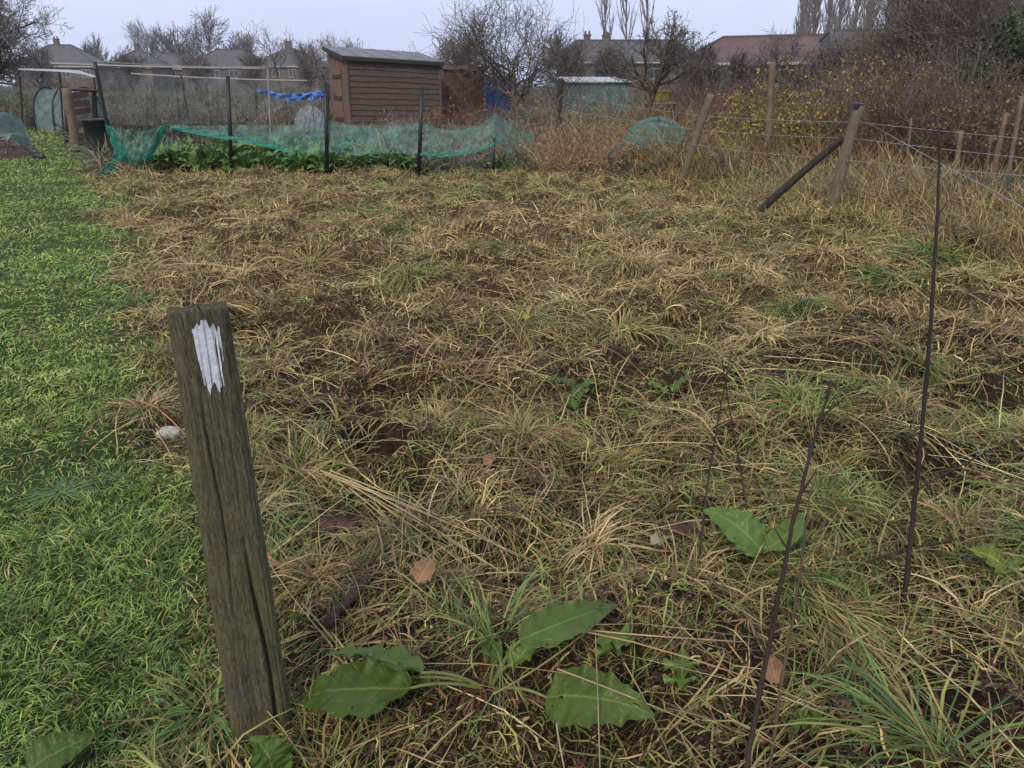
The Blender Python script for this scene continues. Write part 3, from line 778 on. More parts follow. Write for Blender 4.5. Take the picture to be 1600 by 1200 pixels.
# ------------------------------------------------------------------ broad leaves
def leaf_sheet(mb, base, tip, width, arch=0.02, cup=0.25, wave=0.006, roll=0.0, shape=0.55, seed=0, nu=23, nv=52, tint=(1, 1, 1), curl=0.0, edge=0.0):
    rs = np.random.RandomState(seed)
    base, tip = np.array(base, float), np.array(tip, float)
    d = tip - base; Ln = np.linalg.norm(d); d /= Ln
    side = np.cross(d, (0, 0, 1.0)); side /= np.linalg.norm(side) + 1e-9
    up = np.cross(side, d)
    side, up = side * math.cos(roll) + up * math.sin(roll), up * math.cos(roll) - side * math.sin(roll)
    v = np.linspace(0, 1, nv); a = np.linspace(-1, 1, nu)
    prof = np.sin(math.pi * np.clip(v, 0, 1) ** shape) ** 0.75; prof[0] = 0.06; prof[-1] = 0.0
    ed = 1 + edge * np.sin(v * 40 + rs.uniform(0, 6)) + edge * .6 * np.sin(v * 73 + rs.uniform(0, 6))
    bend = side * (rs.uniform(-.06, .06) * Ln)
    cen = base + d * (v * Ln)[:, None] + up * (arch * 4 * v * (1 - v))[:, None] + bend * (4 * v * (1 - v))[:, None] - np.array((0, 0, curl)) * (v ** 3)[:, None]
    w = width * .5 * prof * ed
    AA, VV = np.meshgrid(a, v)
    ph = rs.uniform(0, 6, 3)
    off = cup * np.abs(AA) ** 1.4 * w[:, None] + wave * (np.sin(VV * 26 + ph[0]) * np.abs(AA) ** 2 + np.sin(VV * 47 + ph[1] + AA * 2) * np.abs(AA) * .5) + .004 * np.sin(VV * 11 + ph[2]) * AA + (width * .07) * (fbm(AA * 2.5 + seed, VV * 9, 17 + seed % 7, 3) - .5)
    off = off * np.minimum(1, w[:, None] / (width * .2))
    P = cen[:, None] + side * (AA * w[:, None])[..., None] + up * off[..., None]
    uv = np.stack([AA, VV], -1).reshape(-1, 2)
    mb.grid(P, np.broadcast_to(np.array(tint), (nv, nu, 3)))
    if nu > 15:                                # slug holes and nibbled edges
        eat = fbm(AA * 4 + seed, VV * 13, 29 + seed % 5, 2)[:-1, :-1].ravel()
        mb.f[-1] = mb.f[-1][eat < .86]; mb.sm[-1] = mb.sm[-1][:len(mb.f[-1])]
    mb.uv = uv if mb.uv is None else np.concatenate([mb.uv, uv])
    return mb
def petiole(parent, p, q, r=0.004, col=(0.18, 0.20, 0.07), sag=0.02, name="leaf_stalk"):
    tt = np.linspace(0, 1, 7)[:, None]
    pts = np.array(p) * (1 - tt) + np.array(q) * tt + np.array((0, 0, 1.0)) * sag * 4 * tt * (1 - tt)
    mb = MB(); mb.tube(pts, np.linspace(r * 1.3, r * .8, 7), 7, col); return mb.build(name, M['grass'], parent)
def dock(label, crown_px, leaves, mat='dock', name="dock_plant", cat="plant", group=None):
    c = Gz(*crown_px)
    t_ = thing(name, label, cat, c, group)
    for k, L in enumerate(leaves):
        bpx, bz, tpx, tz, w = L[:5]; kw = L[5] if len(L) > 5 else {}
        base = Gz(*bpx, 0); base = G(*bpx, base[2] + bz); tip = Gz(*tpx, 0); tip = G(*tpx, tip[2] + tz)
        mt = kw.pop('mat', mat)
        mb = MB(); leaf_sheet(mb, base, tip, w, seed=k + int(crown_px[0]), **kw); lf = mb.build("leaf", M[mt], t_)
        pt = petiole(t_, c + np.array((0, 0, .01)), base + (tip - base) * .02, .0042)
    return t_, c
big, bc = dock("large dock with broad green leaves round a dead brown crown", (765, 1085), [
    ((640, 1076), .085, (466, 1082), .065, .150, dict(arch=.025, cup=.12, roll=.36, shape=.62, wave=.010, edge=.03, curl=.02)),
    ((660, 1052), .10, (506, 1022), .12, .080, dict(arch=.015, cup=.4, roll=-.25, mat='dockpale', wave=.006)),
    ((812, 1000), .09, (962, 944), .12, .095, dict(arch=.02, cup=.2, roll=-.5, mat='dockpale', edge=.05, wave=.005)),
    ((852, 1090), .065, (1024, 1118), .065, .150, dict(arch=.02, cup=.08, roll=-.40, mat='dockpale', shape=.60, wave=.010, edge=.03)),
    ((775, 1035), .06, (765, 945), .12, .055, dict(arch=.0, cup=.4, mat='young')),
    ((800, 1040), .05, (845, 985), .10, .060, dict(arch=.01, cup=.4, mat='young')),
    ((640, 1060), .04, (700, 1075), .03, .04, dict(arch=.0, cup=.3, mat='dock')),
])
rs = np.random.RandomState(5)
n = 260
root = bc + np.column_stack([rs.normal(0, .035, n), rs.normal(0, .022, n), rs.uniform(0, .035, n)])
P = curve_pts(root, rs.uniform(0, 6.28, n), rs.uniform(-.2, .9, n), rs.uniform(.03, .09, n), rs.uniform(.5, 2.2, n), rs.normal(0, 1, n), 4, clamp=.004)
mb = MB(); mb.ribbons(P, rs.uniform(.003, .008, n), pal(rs, n, [(.11, .06, .04), (.17, .10, .06), (.06, .035, .025)], [1, 1, 1]), roll=rs.normal(0, .8, n)); mb.build("dead_crown", M['straw'], big)

dock("dock seedling of two upright leaves among dead stems", (1190, 868), [
    ((1190, 862), .02, (1098, 796), .14, .125, dict(arch=.03, cup=.15, roll=.5, mat='young', edge=.05, tint=(.9, 1, 1.1))),
    ((1195, 860), .02, (1255, 800), .13, .075, dict(arch=.02, cup=.35, roll=-.4, mat='young')),
    ((1205, 862), .02, (1268, 842), .05, .06, dict(arch=.02, cup=.3, mat='dock')),
])
dock("broad dark leaf at the foot of the painted post", (452, 1240), [
    ((425, 1215), .05, (392, 1150), .14, .115, dict(arch=.02, cup=.15, roll=0, mat='young', shape=.5, tint=(.75, .8, .8))),
    ((455, 1220), .03, (392, 1212), .06, .085, dict(arch=.015, cup=.3, mat='young')),
])
dock("single dark dock leaf lying in the path grass", (30, 1225), [
    ((42, 1205), .05, (150, 1148), .085, .105, dict(arch=.02, cup=.15, roll=-.4, wave=.004)),
])
dock("yellowing rounded leaf in the thatch beyond the tall stem", (1570, 905), [
    ((1572, 888), .06, (1514, 858), .10, .10, dict(arch=.01, cup=.1, roll=.3, mat='yleaf', shape=.5, tint=(.42, .62, .5))),
    ((1572, 900), .02, (1600, 872), .04, .05, dict(arch=.01, cup=.2, mat='young', shape=.5)),
])
dock("long pale green leaf flat on the thatch past the burrow", (905, 612), [
    ((905, 612), .02, (850, 592), .05, .09, dict(arch=.02, cup=.3, mat='dockpale')),
    ((895, 622), .02, (935, 590), .05, .06, dict(arch=.02, cup=.3, mat='dockpale')),
])
dock("small upright dock between two clumps of thatch", (903, 640), [
    ((905, 636), .03, (922, 606), .11, .075, dict(arch=.01, cup=.4, mat='young')),
    ((898, 640), .03, (882, 618), .07, .05, dict(arch=.01, cup=.4, mat='young')),
    ((900, 668), .015, (935, 658), .03, .045, dict(arch=.01, cup=.3, mat='young', tint=(1.3, 1.2, .6))),
])
dock("pair of narrow leaves on the thatch near a yellow leaf", (1045, 610), [
    ((1040, 612), .02, (1000, 596), .05, .045, dict(arch=.01, cup=.4, mat='young')),
    ((1050, 612), .02, (1085, 588), .08, .05, dict(arch=.01, cup=.4, mat='dockpale')),
])
# lobed, low-growing leaves
def lobed(label, px, rad, lobes, lift=.03, mat='young', tilt=0.0, seed=0, n=1, name="buttercup_plant"):
    c = Gz(*px); t_ = thing(name, label, "plant", c); rs = np.random.RandomState(seed)
    for q in range(n):
        mb = MB(); nth, nr = 61, 7
        a0 = rs.uniform(0, 6.28)
        th = np.linspace(0, 2 * math.pi, nth) ; rr = np.linspace(0.02, 1, nr)
        lob = np.abs(np.cos(lobes * th / 2)) ** .7
        rad_th = rad * (.40 + .60 * lob) * (1 + .08 * np.sin(th * 17)) * rs.uniform(.85, 1.1)
        o = c + np.array((rs.normal(0, rad * .9) if q else 0, rs.normal(0, rad * .7) if q else 0, lift + rs.uniform(0, .02)))
        tx, ty = rs.normal(0, .25), rs.normal(-.25, .2)
        X = rr[:, None] * rad_th * np.cos(th + a0); Y = rr[:, None] * rad_th * np.sin(th + a0)
        Z = X * tx + Y * ty + .15 * rad * (rr[:, None] ** 2) * np.cos(lobes * th + 1) + .01 * np.sin(th * 9) * rr[:, None] ** 2
        mb.grid(np.stack([X + o[0], Y + o[1], Z + o[2]], -1), np.broadcast_to(np.array((1, 1, 1)) * rs.uniform(.85, 1.15), (nr, nth, 3)))
        ua = np.abs(((th * lobes / (2 * math.pi)) % 1) - .5) * 2
        mb.uv = np.stack([np.broadcast_to(1 - ua, (nr, nth)), np.broadcast_to(rr[:, None], (nr, nth))], -1).reshape(-1, 2)
        mb.build("leaf", M[mat], t_)
        petiole(t_, c, o - np.array((0, 0, .003)), .0018, sag=.004)
    return t_
lobed("five lobed green leaf alone on the dark litter", (962, 878), .050, 5, .045, 'young', seed=1)
lobed("small round leaf beside the rotten stick", (478, 985), .048, 6, .03, 'dockpale', seed=2)
lobed("notched leaf between the two largest dock leaves", (960, 1018), .055, 5, .04, 'young', seed=3, n=2)
lobed("pair of toothed leaves beside the long bent blade", (1062, 1072), .045, 4, .05, 'young', seed=4, n=2)
lobed("cluster of small lobed leaves in the right hand thatch", (1275, 1140), .03, 3, .03, 'young', seed=5, n=3)
lobed("small leaf rosette in front of the stake foot", (1335, 985), .03, 3, .04, 'dock', seed=6, n=3)
lobed("little clover-like rosette left of the brown fallen leaf", (425, 935), .025, 3, .03, 'dock', seed=7, n=4)

# ------------------------------------------------------------------ fallen leaves, stones, wood
def fallen(label, px, size, mat, seed=0, name="fallen_leaf", tip=None, lift=.02, palm=False):
    c = Gz(*px, lift + .022); rs = np.random.RandomState(seed); mb = MB()
    if palm:
        nth, nr = 61, 6; th = np.linspace(0, 2 * math.pi, nth); rr = np.linspace(.02, 1, nr)
        rad = size * (.42 + .58 * np.abs(np.cos(2.5 * th)) ** .8) * (1 + .1 * np.sin(th * 15))
        X = rr[:, None] * rad * np.cos(th); Y = rr[:, None] * rad * np.sin(th)
        Z = .22 * size * np.sin(th * 3) * rr[:, None] ** 2 - Y * .25 + .1 * size * np.sin(th * 11) * rr[:, None] ** 2
        mb.grid(np.stack([X + c[0], Y + c[1], Z + c[2]], -1), np.ones((nr, nth, 3)))
        ua = np.abs(((th * 5 / (2 * math.pi)) % 1) - .5) * 2
        mb.uv = np.stack([np.broadcast_to(1 - ua, (nr, nth)), np.broadcast_to(rr[:, None], (nr, nth))], -1).reshape(-1, 2)
    else:
        a = rs.uniform(0, 6.28) if tip is None else tip
        d = np.array((math.cos(a), math.sin(a), .25)) * size
        leaf_sheet(mb, c - d * .5, c + d * .5, size * .75, arch=.01, cup=.35, wave=.006, roll=rs.normal(0, .3), shape=.6, seed=seed, nu=9, nv=20)
    o = mb.build(name, M[mat], None, c); return tag(o, label, "leaf")
fallen("brown maple-like leaf on the ground right of the painted post", (441, 903), .075, 'deadleaf', 1, palm=True, lift=.035)
fallen("pale curled leaf caught beside a dark stem", (1300, 622), .085, 'paleleaf', 2, tip=1.2, lift=.05)
fallen("bright yellow leaf on the thatch", (992, 722), .065, 'yleaf', 3, tip=2.8)
fallen("pale tan leaf between bent straws", (1035, 862), .085, 'paleleaf', 4, tip=.2)
fallen("small yellow-green leaf on a short broken stem", (825, 525), .07, 'yleaf', 5, tip=1.0, lift=.10)
fallen("curled rusty leaf behind the large dock", (665, 925), .09, 'deadleaf', 6, tip=1.2, lift=.05)
fallen("reddish dead leaf by the base of the left dark stem", (1205, 1075), .08, 'deadleaf', 7, tip=1.5, lift=.04)
fallen("tan leaf scrap left of the yellow leaf", (765, 735), .07, 'deadleaf', 8, tip=1.4, lift=.03)
def blob(name, label, cat, px, size, mat, seed, lift=0.0):
    c = Gz(*px, lift); rs = np.random.RandomState(seed)
    nu, nv = 22, 14
    th = np.linspace(0, 2 * math.pi, nu); ph = np.linspace(-math.pi / 2, math.pi / 2, nv)
    T, Pp = np.meshgrid(th, ph)
    r = 1 + .25 * (fbm(np.cos(T) * 1.6 + 5, np.sin(T) * 1.6 + Pp * 1.3, seed) - .5) * 2
    V = np.stack([np.cos(Pp) * np.cos(T) * size[0], np.cos(Pp) * np.sin(T) * size[1], np.sin(Pp) * size[2]], -1) * r[..., None] + c
    mb = MB(); mb.grid(V); o = mb.build(name, M[mat], None, c); return tag(o, label, cat)
blob("stone", "pale rounded stone in the grass left of the painted post", "stone", (264, 684), (.055, .045, .035), 'stone', 4, .02)
def stick(label, p, q, r, mat='rot', name="rotten_stick", flat=1.0, lift=.048):
    a, b_ = Gz(*p, lift), Gz(*q, lift); tt = np.linspace(0, 1, 14)[:, None]
    pts = a * (1 - tt) + b_ * tt; rs = np.random.RandomState(int(p[0])); pts += rs.normal(0, r * .15, pts.shape)
    mb = MB(); mb.tube(pts, r * (.8 + .4 * rs.uniform(0, 1, 14)), 9, None, True, .18, int(p[0]))
    if flat != 1.0:
        v = mb.v[0]; cz = v[:, 2].mean(); v[:, 2] = cz + (v[:, 2] - cz) * flat
    o = mb.build(name, M[mat], None, a); return tag(o, label, "wood")
stick("dark red brown rotten stick right of the painted post", (512, 1000), (572, 930), .016, lift=.05)
stick("broken slab of rotten wood lying below the burrow", (505, 832), (560, 842), .035, flat=.35, name="rotten_board")
stick("dark bark fragment behind the dock seedling", (1032, 852), (1085, 838), .03, flat=.45, name="bark_fragment")
stick("short grey twig across the lit thatch", (470, 858), (582, 820), .006, name="twig")

# ------------------------------------------------------------------ dead standing stems
def stem(label, pts, r0, r1, twigs=(), col=(.030, .020, .017), name="dead_stem", cat="stem", nodes=True):
    """pts: (px, py, distance) down the stem, the first on the ground"""
    W = [Gz(pts[0][0], pts[0][1], -.03)] + [A(*q) for q in pts[1:]]
    W = np.array(W); s = np.linspace(0, 1, len(W)); u = np.linspace(0, 1, 40)
    Pt = np.column_stack([np.interp(u, s, W[:, k]) for k in range(3)])
    ker = np.ones(5) / 5
    for k in range(3):
        pad = np.r_[Pt[:1, k].repeat(2), Pt[:, k], Pt[-1:, k].repeat(2)]; sm = np.convolve(pad, ker, 'valid'); Pt[1:-1, k] = sm[1:-1]
    rs = np.random.RandomState(int(pts[0][0])); Pt[1:] += rs.normal(0, .0007, Pt[1:].shape)
    rr = np.linspace(r0, r1, 40)
    if nodes: rr = rr * (1 + .22 * ((np.arange(40) % 7) == 3))
    root = thing(name, label, cat, W[0])
    colr = np.array(col)
    mb = MB(); mb.tube(Pt, rr, 7, colr, True, .1, 2); mb.build("stalk", M['twig'], root)
    for (f, az, el, L) in twigs:
        p = Pt[int(f * 39)]; k = np.linspace(0, 1, 8)[:, None]
        d = np.array((math.cos(az) * math.cos(el), math.sin(az) * math.cos(el), math.sin(el)))
        q = p + d * L * k + np.array((0, 0, 1)) * L * .18 * k ** 2
        mb = MB(); mb.tube(q, np.linspace(r1 * .8 + .0008, .0009, 8), 5, colr); mb.build("side_twig", M['twig'], root)
    return root
stem("tallest dark straight dead stem at the right, rising past the fence", [(1412, 960), (1432, 760, 1.98), (1446, 620, 2.02), (1456, 480, 2.05), (1466, 330, 2.08), (1468, 200, 2.1)], .0076, .0032,
     [(.965, .4, .9, .07), (.985, 2.4, .6, .05), (.80, .2, .9, .04)])
stem("dark dead stem leaning right in the foreground", [(1150, 1300), (1180, 1120, 1.30), (1210, 965, 1.36), (1240, 810, 1.42), (1268, 700, 1.46), (1300, 595, 1.50)], 0.0066, .0027,
     [(.55, 2.6, .8, .05), (.68, .4, .9, .06), (.8, 2.5, .7, .06), (.9, .2, .5, .05)], (.034, .022, .017))
stem("thinner brown dead stem just right of the leaning one", [(1195, 1260), (1222, 1060, 1.40), (1250, 900, 1.5), (1262, 800, 1.56), (1268, 760, 1.6)], .0042, .0018, [], (.070, .045, .028))
stem("slender forked dark stem standing left of the dock seedling", [(1088, 905), (1105, 760, 2.22), (1125, 640, 2.25), (1143, 545, 2.3)], .0042, .0014, [(.7, 2.2, 1.0, .08), (.85, .6, .9, .07)])
stem("bent black stem crossing behind the dock seedling", [(1178, 838), (1158, 740, 2.5), (1140, 640, 2.5), (1128, 565, 2.52)], .0040, .0014, [(.6, 2.6, .9, .08), (.8, .3, .8, .06)])
stem("dark bramble shoot arching up to the right edge", [(1275, 895), (1360, 810, 2.35), (1450, 755, 2.5), (1530, 712, 2.65), (1610, 675, 2.75)], .0050, .0024, [(.5, 1.2, .8, .06)], (.032, .020, .018), "bramble_shoot", "bramble")
stem("lower bramble shoot lying towards the right edge", [(1320, 880), (1400, 862, 2.05), (1480, 845, 2.15), (1560, 828, 2.25), (1630, 812, 2.3)], .0042, .002, [(.6, 2.0, .6, .05)], (.040, .024, .020), "bramble_shoot", "bramble")
stem("thin black twig standing right of the burrow", [(684, 735), (668, 690, 3.05), (648, 664, 3.1), (640, 640, 3.1), (652, 620, 3.1)], .0034, .0014, [(.45, .4, .6, .10), (.7, 2.2, .8, .06)])
stem("upright rusty twig behind the burrow", [(676, 700), (668, 640, 3.25), (662, 590, 3.3), (660, 560, 3.3)], .0030, .0012, [(.6, .8, .8, .06)], (.06, .03, .022))
stem("dark leaning stem in the middle of the plot", [(795, 690), (800, 630, 3.35), (818, 575, 3.4), (842, 525, 3.45)], .0034, .0016, [(.5, .9, .8, .09), (.7, 2.2, .9, .07)])
stem("short broken stem with a yellow-green leaf", [(838, 566), (836, 540, 4.35), (830, 520, 4.35)], .006, .0045, [], (.09, .075, .04))
stem("thin dead stem by the right edge of the tall stem's foot", [(1360, 905), (1368, 860, 2.2), (1374, 800, 2.25)], .0034, .0014, [(.7, .8, .8, .07)])

# ------------------------------------------------------------------ prominent fallen straws in the foreground
def straw(label, pts, r, col=(.32, .22, .115), name="straw_stalk"):
    W = np.array([G(q[0], q[1], float(gh(*G(q[0], q[1])[:2])) + q[2]) for q in pts])
    s = np.linspace(0, 1, len(W)); u = np.linspace(0, 1, 16)
    if len(W) > 2:
        Pt = np.column_stack([np.polyval(np.polyfit(s, W[:, k], 2), u) for k in range(3)])
    else: Pt = np.column_stack([np.interp(u, s, W[:, k]) for k in range(3)])
    mb = MB(); mb.tube(Pt, np.linspace(r, r * .6, 16), 5, col); o = mb.build(name, M['straw'], None, W[0]); return tag(o, label, "straw")
straw("long straw lying level from the right dock leaf towards the dark stem", [(880, 980, .07), (1000, 992, .07), (1180, 1004, .05)], .0024, (.36, .24, .15))
straw("upright straw crossing the right dock leaf", [(938, 1225, .02), (934, 1090, .10), (930, 985, .14)], .0020, (.30, .23, .13))
straw("straw slanting across the right dock leaf to lower right", [(870, 1045, .08), (1000, 1095, .07), (1130, 1150, .04)], .0022, (.33, .24, .12))
straw("long straw curving up from the dock crown to the upper dock leaf", [(770, 1085, .05), (900, 1000, .09), (1005, 905, .10)], .0026, (.28, .22, .08))
straw("straw slanting down beside the right dock leaf", [(975, 1035, .09), (1015, 1110, .06), (1055, 1205, .03)], .0020, (.24, .21, .10))
straw("thick straw running from lower left to the big dock leaf", [(480, 1200, .03), (570, 1160, .05), (670, 1125, .05)], .0034, (.26, .19, .09))
straw("straw pointing from the dock crown to the bottom edge", [(742, 1110, .04), (690, 1155, .05), (640, 1210, .03)], .0030, (.30, .22, .10))
straw("straw leaning from the painted post's foot across its right side", [(520, 1010, .04), (455, 930, .10), (415, 870, .16)], .0018, (.36, .28, .18))
straw("arched straw over the burrow", [(455, 765, .03), (560, 690, .12), (700, 605, .10)], .0022, (.34, .25, .10))
for k, (dx, dy, ex, ey) in enumerate([(500, 735, 790, 858), (510, 738, 812, 870), (520, 745, 760, 880), (530, 745, 735, 890), (505, 740, 840, 880), (545, 762, 700, 900), (515, 735, 770, 846), (548, 750, 800, 905)]):
    straw("one of the sheaf of pale straws fanned out below the burrow", [(dx, dy, .09), ((dx + ex) / 2, (dy + ey) / 2 - 4, .14), (ex, ey, .06)], .0028, (.42 - .02 * (k % 3), .31, .16))["group"] = "sheaf of straws below the burrow"
for k, (dx, dy, ex, ey) in enumerate([(1275, 930, 1460, 1032), (1300, 985, 1560, 1090), (1420, 925, 1610, 985), (1480, 945, 1612, 1040)]):
    straw(["straw slanting right from the dock seedling", "longest straw slanting to the lower right corner", "straw behind the tall stem's foot reaching the right edge", "lower straw right of the tall stem's foot"][k], [(dx, dy, .06), ((dx + ex) / 2, (dy + ey) / 2, .08), (ex, ey, .03)], .0020, (.33, .25, .13))

# ------------------------------------------------------------------ conspicuous tussocks
def tussock(label, px, n, L, cols, w=.0045, el=(.3, 1.2), seed=0, spread=.05, lean=None, green=True):
    c = Gz(*px); rs = np.random.RandomState(seed)
    a = rs.uniform(0, 6.28, n); r = np.abs(rs.normal(0, spread, n))
    root = np.column_stack([c[0] + r * np.cos(a), c[1] + r * np.sin(a)]); root = np.column_stack([root, gh(root[:, 0], root[:, 1])])
    az = a + rs.normal(0, .4, n)
    if lean is not None: az = np.where(rs.uniform(0, 1, n) < .6, lean + rs.normal(0, .45, n), az)
    P = curve_pts(root, az, rs.uniform(*el, n), rs.uniform(.5, 1.1, n) * L, rs.uniform(.8, 2.1, n), rs.normal(0, .4, n), 5, clamp=.015, wob=.05, rng=rs)
    mb = MB(); mb.ribbons(P, rs.uniform(.7, 1.2, n) * w, pal(rs, n, cols, [1] * len(cols), .15), prof=np.array([.8, 1, 1, .8, .55, .08]), roll=rs.normal(0, .5, n))
    o = mb.build("grass_tussock", M['grass'], None, c); return tag(o, label, "grass")
GRN = [(.085, .165, .045), (.12, .20, .05), (.07, .135, .05)]
OLV = [(.20, .215, .065), (.26, .22, .08), (.15, .19, .05)]
TAN = [(.36, .28, .12), (.30, .21, .10), (.26, .22, .085)]
tussock("bright green tuft alone in the far straw", (612, 362), 170, .26, GRN, .007, (.4, 1.3), 1, .06)
tussock("flattened green star of grass on the path", (97, 775), 150, .17, [(.10, .17, .06), (.13, .20, .08)], .0048, (.1, .6), 2, .02)
tussock("dense dark green tuft at the path edge behind the post", (215, 480), 230, .20, GRN, .005, (.4, 1.2), 3, .10)
tussock("large straw coloured tussock in the middle of the plot", (965, 525), 300, .36, TAN + OLV, .0058, (.2, 1.0), 4, .07)
tussock("green and tan tussock draped to the right of the middle", (1235, 488), 230, .34, OLV + GRN, .006, (.3, 1.0), 5, .07, -.5)
tussock("low green tussock left of the tall stem", (1340, 580), 260, .32, OLV + GRN, .006, (.2, .9), 6, .09, -2.4)
tussock("wide pale tussock in front of the dark-topped fence post", (1320, 388), 260, .46, OLV + TAN, .009, (.3, 1.0), 7, .12)
tussock("green tussock to the right below the fence wires", (1400, 440), 260, .38, OLV + GRN, .008, (.2, .9), 8, .12, 3.4)
tussock("bright green patch of blades against the right hand weeds", (1440, 400), 200, .34, GRN, .007, (.3, 1.1), 9, .14)
tussock("arching tussock left of the middle with a dark hollow", (485, 395), 220, .36, TAN, .007, (.4, 1.2), 10, .08, .2)
tussock("tall grass shoots rising behind the large dock", (770, 1030), 70, .24, GRN + OLV, .0042, (.8, 1.5), 11, .045)
tussock("straw tussock with fresh shoots left of the burrow", (465, 735), 160, .24, OLV + TAN, .0040, (.3, 1.2), 12, .05)
tussock("fresh green clump against the right side of the post", (430, 830), 120, .20, GRN + [(.16, .22, .09)], .0045, (.2, 1.0), 13, .05)
tussock("long swept blades in the lower right corner", (1290, 960), 200, .42, OLV + TAN, .0042, (.2, .8), 14, .06, -.9)
tussock("green blades fanning from the bottom right edge", (1460, 1190), 110, .36, GRN + OLV, .0060, (.3, 1.0), 15, .06, 2.3)
tussock("bushy grass clump right of the leaning dark stem", (1240, 905), 190, .26, OLV + GRN, .0040, (.4, 1.3), 16, .07)
tussock("yellow-green clump on the path behind the post", (230, 640), 160, .20, OLV + GRN, .0042, (.2, 1.0), 17, .07)
tussock("clump of bent blades around the post's left foot", (330, 1110), 170, .22, GRN + OLV, .0042, (.2, 1.0), 18, .07)

# ------------------------------------------------------------------ the wire fence
FA, FB, FC = G(1293, 352), G(1062, 292), G(870, 236)
fence = thing("wire_fence", "post and wire fence with leaning timber posts and a slanting brace along the plot", "fence", FA)
def tpost(p, q, r, mat, seed, parent=fence, name="post", n=14):
    tt = np.linspace(-.1, 1, 26)[:, None]; pts = np.array(p) * (1 - tt) + np.array(q) * tt
    pts += np.column_stack([.02 * (fbm(tt[:, 0] * 3, tt[:, 0] * 0, seed) - .5), .02 * (fbm(tt[:, 0] * 3, tt[:, 0] * 0, seed + 1) - .5), tt[:, 0] * 0])
    rr = r * (1 + .16 * (fbm(tt[:, 0] * 4, tt[:, 0] * 0, seed + 2) - .5))
    mb = MB(); mb.tube(pts, rr, n, None, True, .06, seed); return mb.build(name, M[mat], parent)
TA, TB, TC = A(1342, 164, FA[1] - .1), A(1112, 147, FB[1] - .2), A(876, 122, FC[1])
pa = tpost(FA, TA, .057, 'fencepost', 1); tpost(FB, TB, .055, 'fencepost', 5); tpost(FC, TC, .07, 'brace', 9)
d_ = (TA - FA) / np.linalg.norm(TA - FA)
mb = MB(); mb.tube([TA - d_ * .05, TA - d_ * .048, TA + d_ * .010, TA + d_ * .018], [.0585, .0605, .0600, .053], 14); mb.sm = [np.zeros_like(q) for q in mb.sm]; mb.build("post_cap", M['black'], pa)
tpost(G(1172, 341), A(1318, 214, FA[1] + .05), .042, 'brace', 13, name="brace")
dline = np.array((.3, -1.0, 0)) / math.hypot(.3, 1)
E0 = FA + dline * 4.2
tpost(E0, E0 + np.array((.12, 0, 1.45)), .055, 'fencepost', 17)
D0 = A(1192, 300, 13.5); D0[2] = 0
tt = thing("timber_stake", "tall timber stake standing in the yellow bush behind the fence", "stake", D0)
tpost(D0, A(1207, 98, 13.4), .052, 'fencepost', 21, tt)
for k, (pxa, pxb, pxr) in enumerate([((1341, 191), (1100, 181), (1600, 213)), ((1330, 216), (1092, 203), (1600, 243)), ((1318, 250), (1082, 226), (1600, 271))]):
    a, b_, r_ = A(*pxa, FA[1] - .1), A(*pxb, FB[1] - .15), A(*pxr, 7.0)
    e = a + (r_ - a) * 2.2; c = FC + np.array((0, 0, max(.55, 1.25 - .3 * k)))
    pts = []
    for p, q, sag in ((c, b_, .02), (b_, a, .015), (a, e, .02)):
        for u in np.linspace(0, 1, 9)[:-1]: pts.append(p * (1 - u) + q * u - np.array((0, 0, sag * 4 * u * (1 - u))))
    pts.append(e)
    mb = MB(); mb.tube(np.array(pts), .0028, 5); mb.build("wire", M['wire'], fence)
a, b_ = A(1352, 190, FA[1] - .15), A(1470, 256, 7.6)
pts = [a, A(1410, 222, 8.2), b_, A(1560, 302, 6.9), A(1640, 350, 6.4)]
mb = MB(); mb.tube(np.array(pts), .0032, 5); mb.build("loose_wire", M['wire'], fence)
# crumpled dark netting dumped by the fence on the right
u, v = np.meshgrid(np.linspace(0, 1, 60), np.linspace(0, 1, 18))
base = np.array(A(1470, 300, 9.6))[None, None] * (1 - u[..., None]) + np.array(A(1680, 330, 8.0))[None, None] * u[..., None]
base[..., 2] = .12 + .42 * np.sin(np.pi * v) * (.6 + .5 * fbm(u * 5, v * 2, 7)) * sstep(0, .15, u)
base[..., 1] += (v - .5) * .8 + .12 * (fbm(u * 9, v * 5, 8) - .5); base[..., 2] += .16 * (fbm(u * 12, v * 7, 9) - .5)
mb = MB(); mb.grid(base); tag(mb.build("netting_heap", M['darknet'], None, base[0, 0]), "crumpled dark netting heaped against the right end of the fence", "netting")
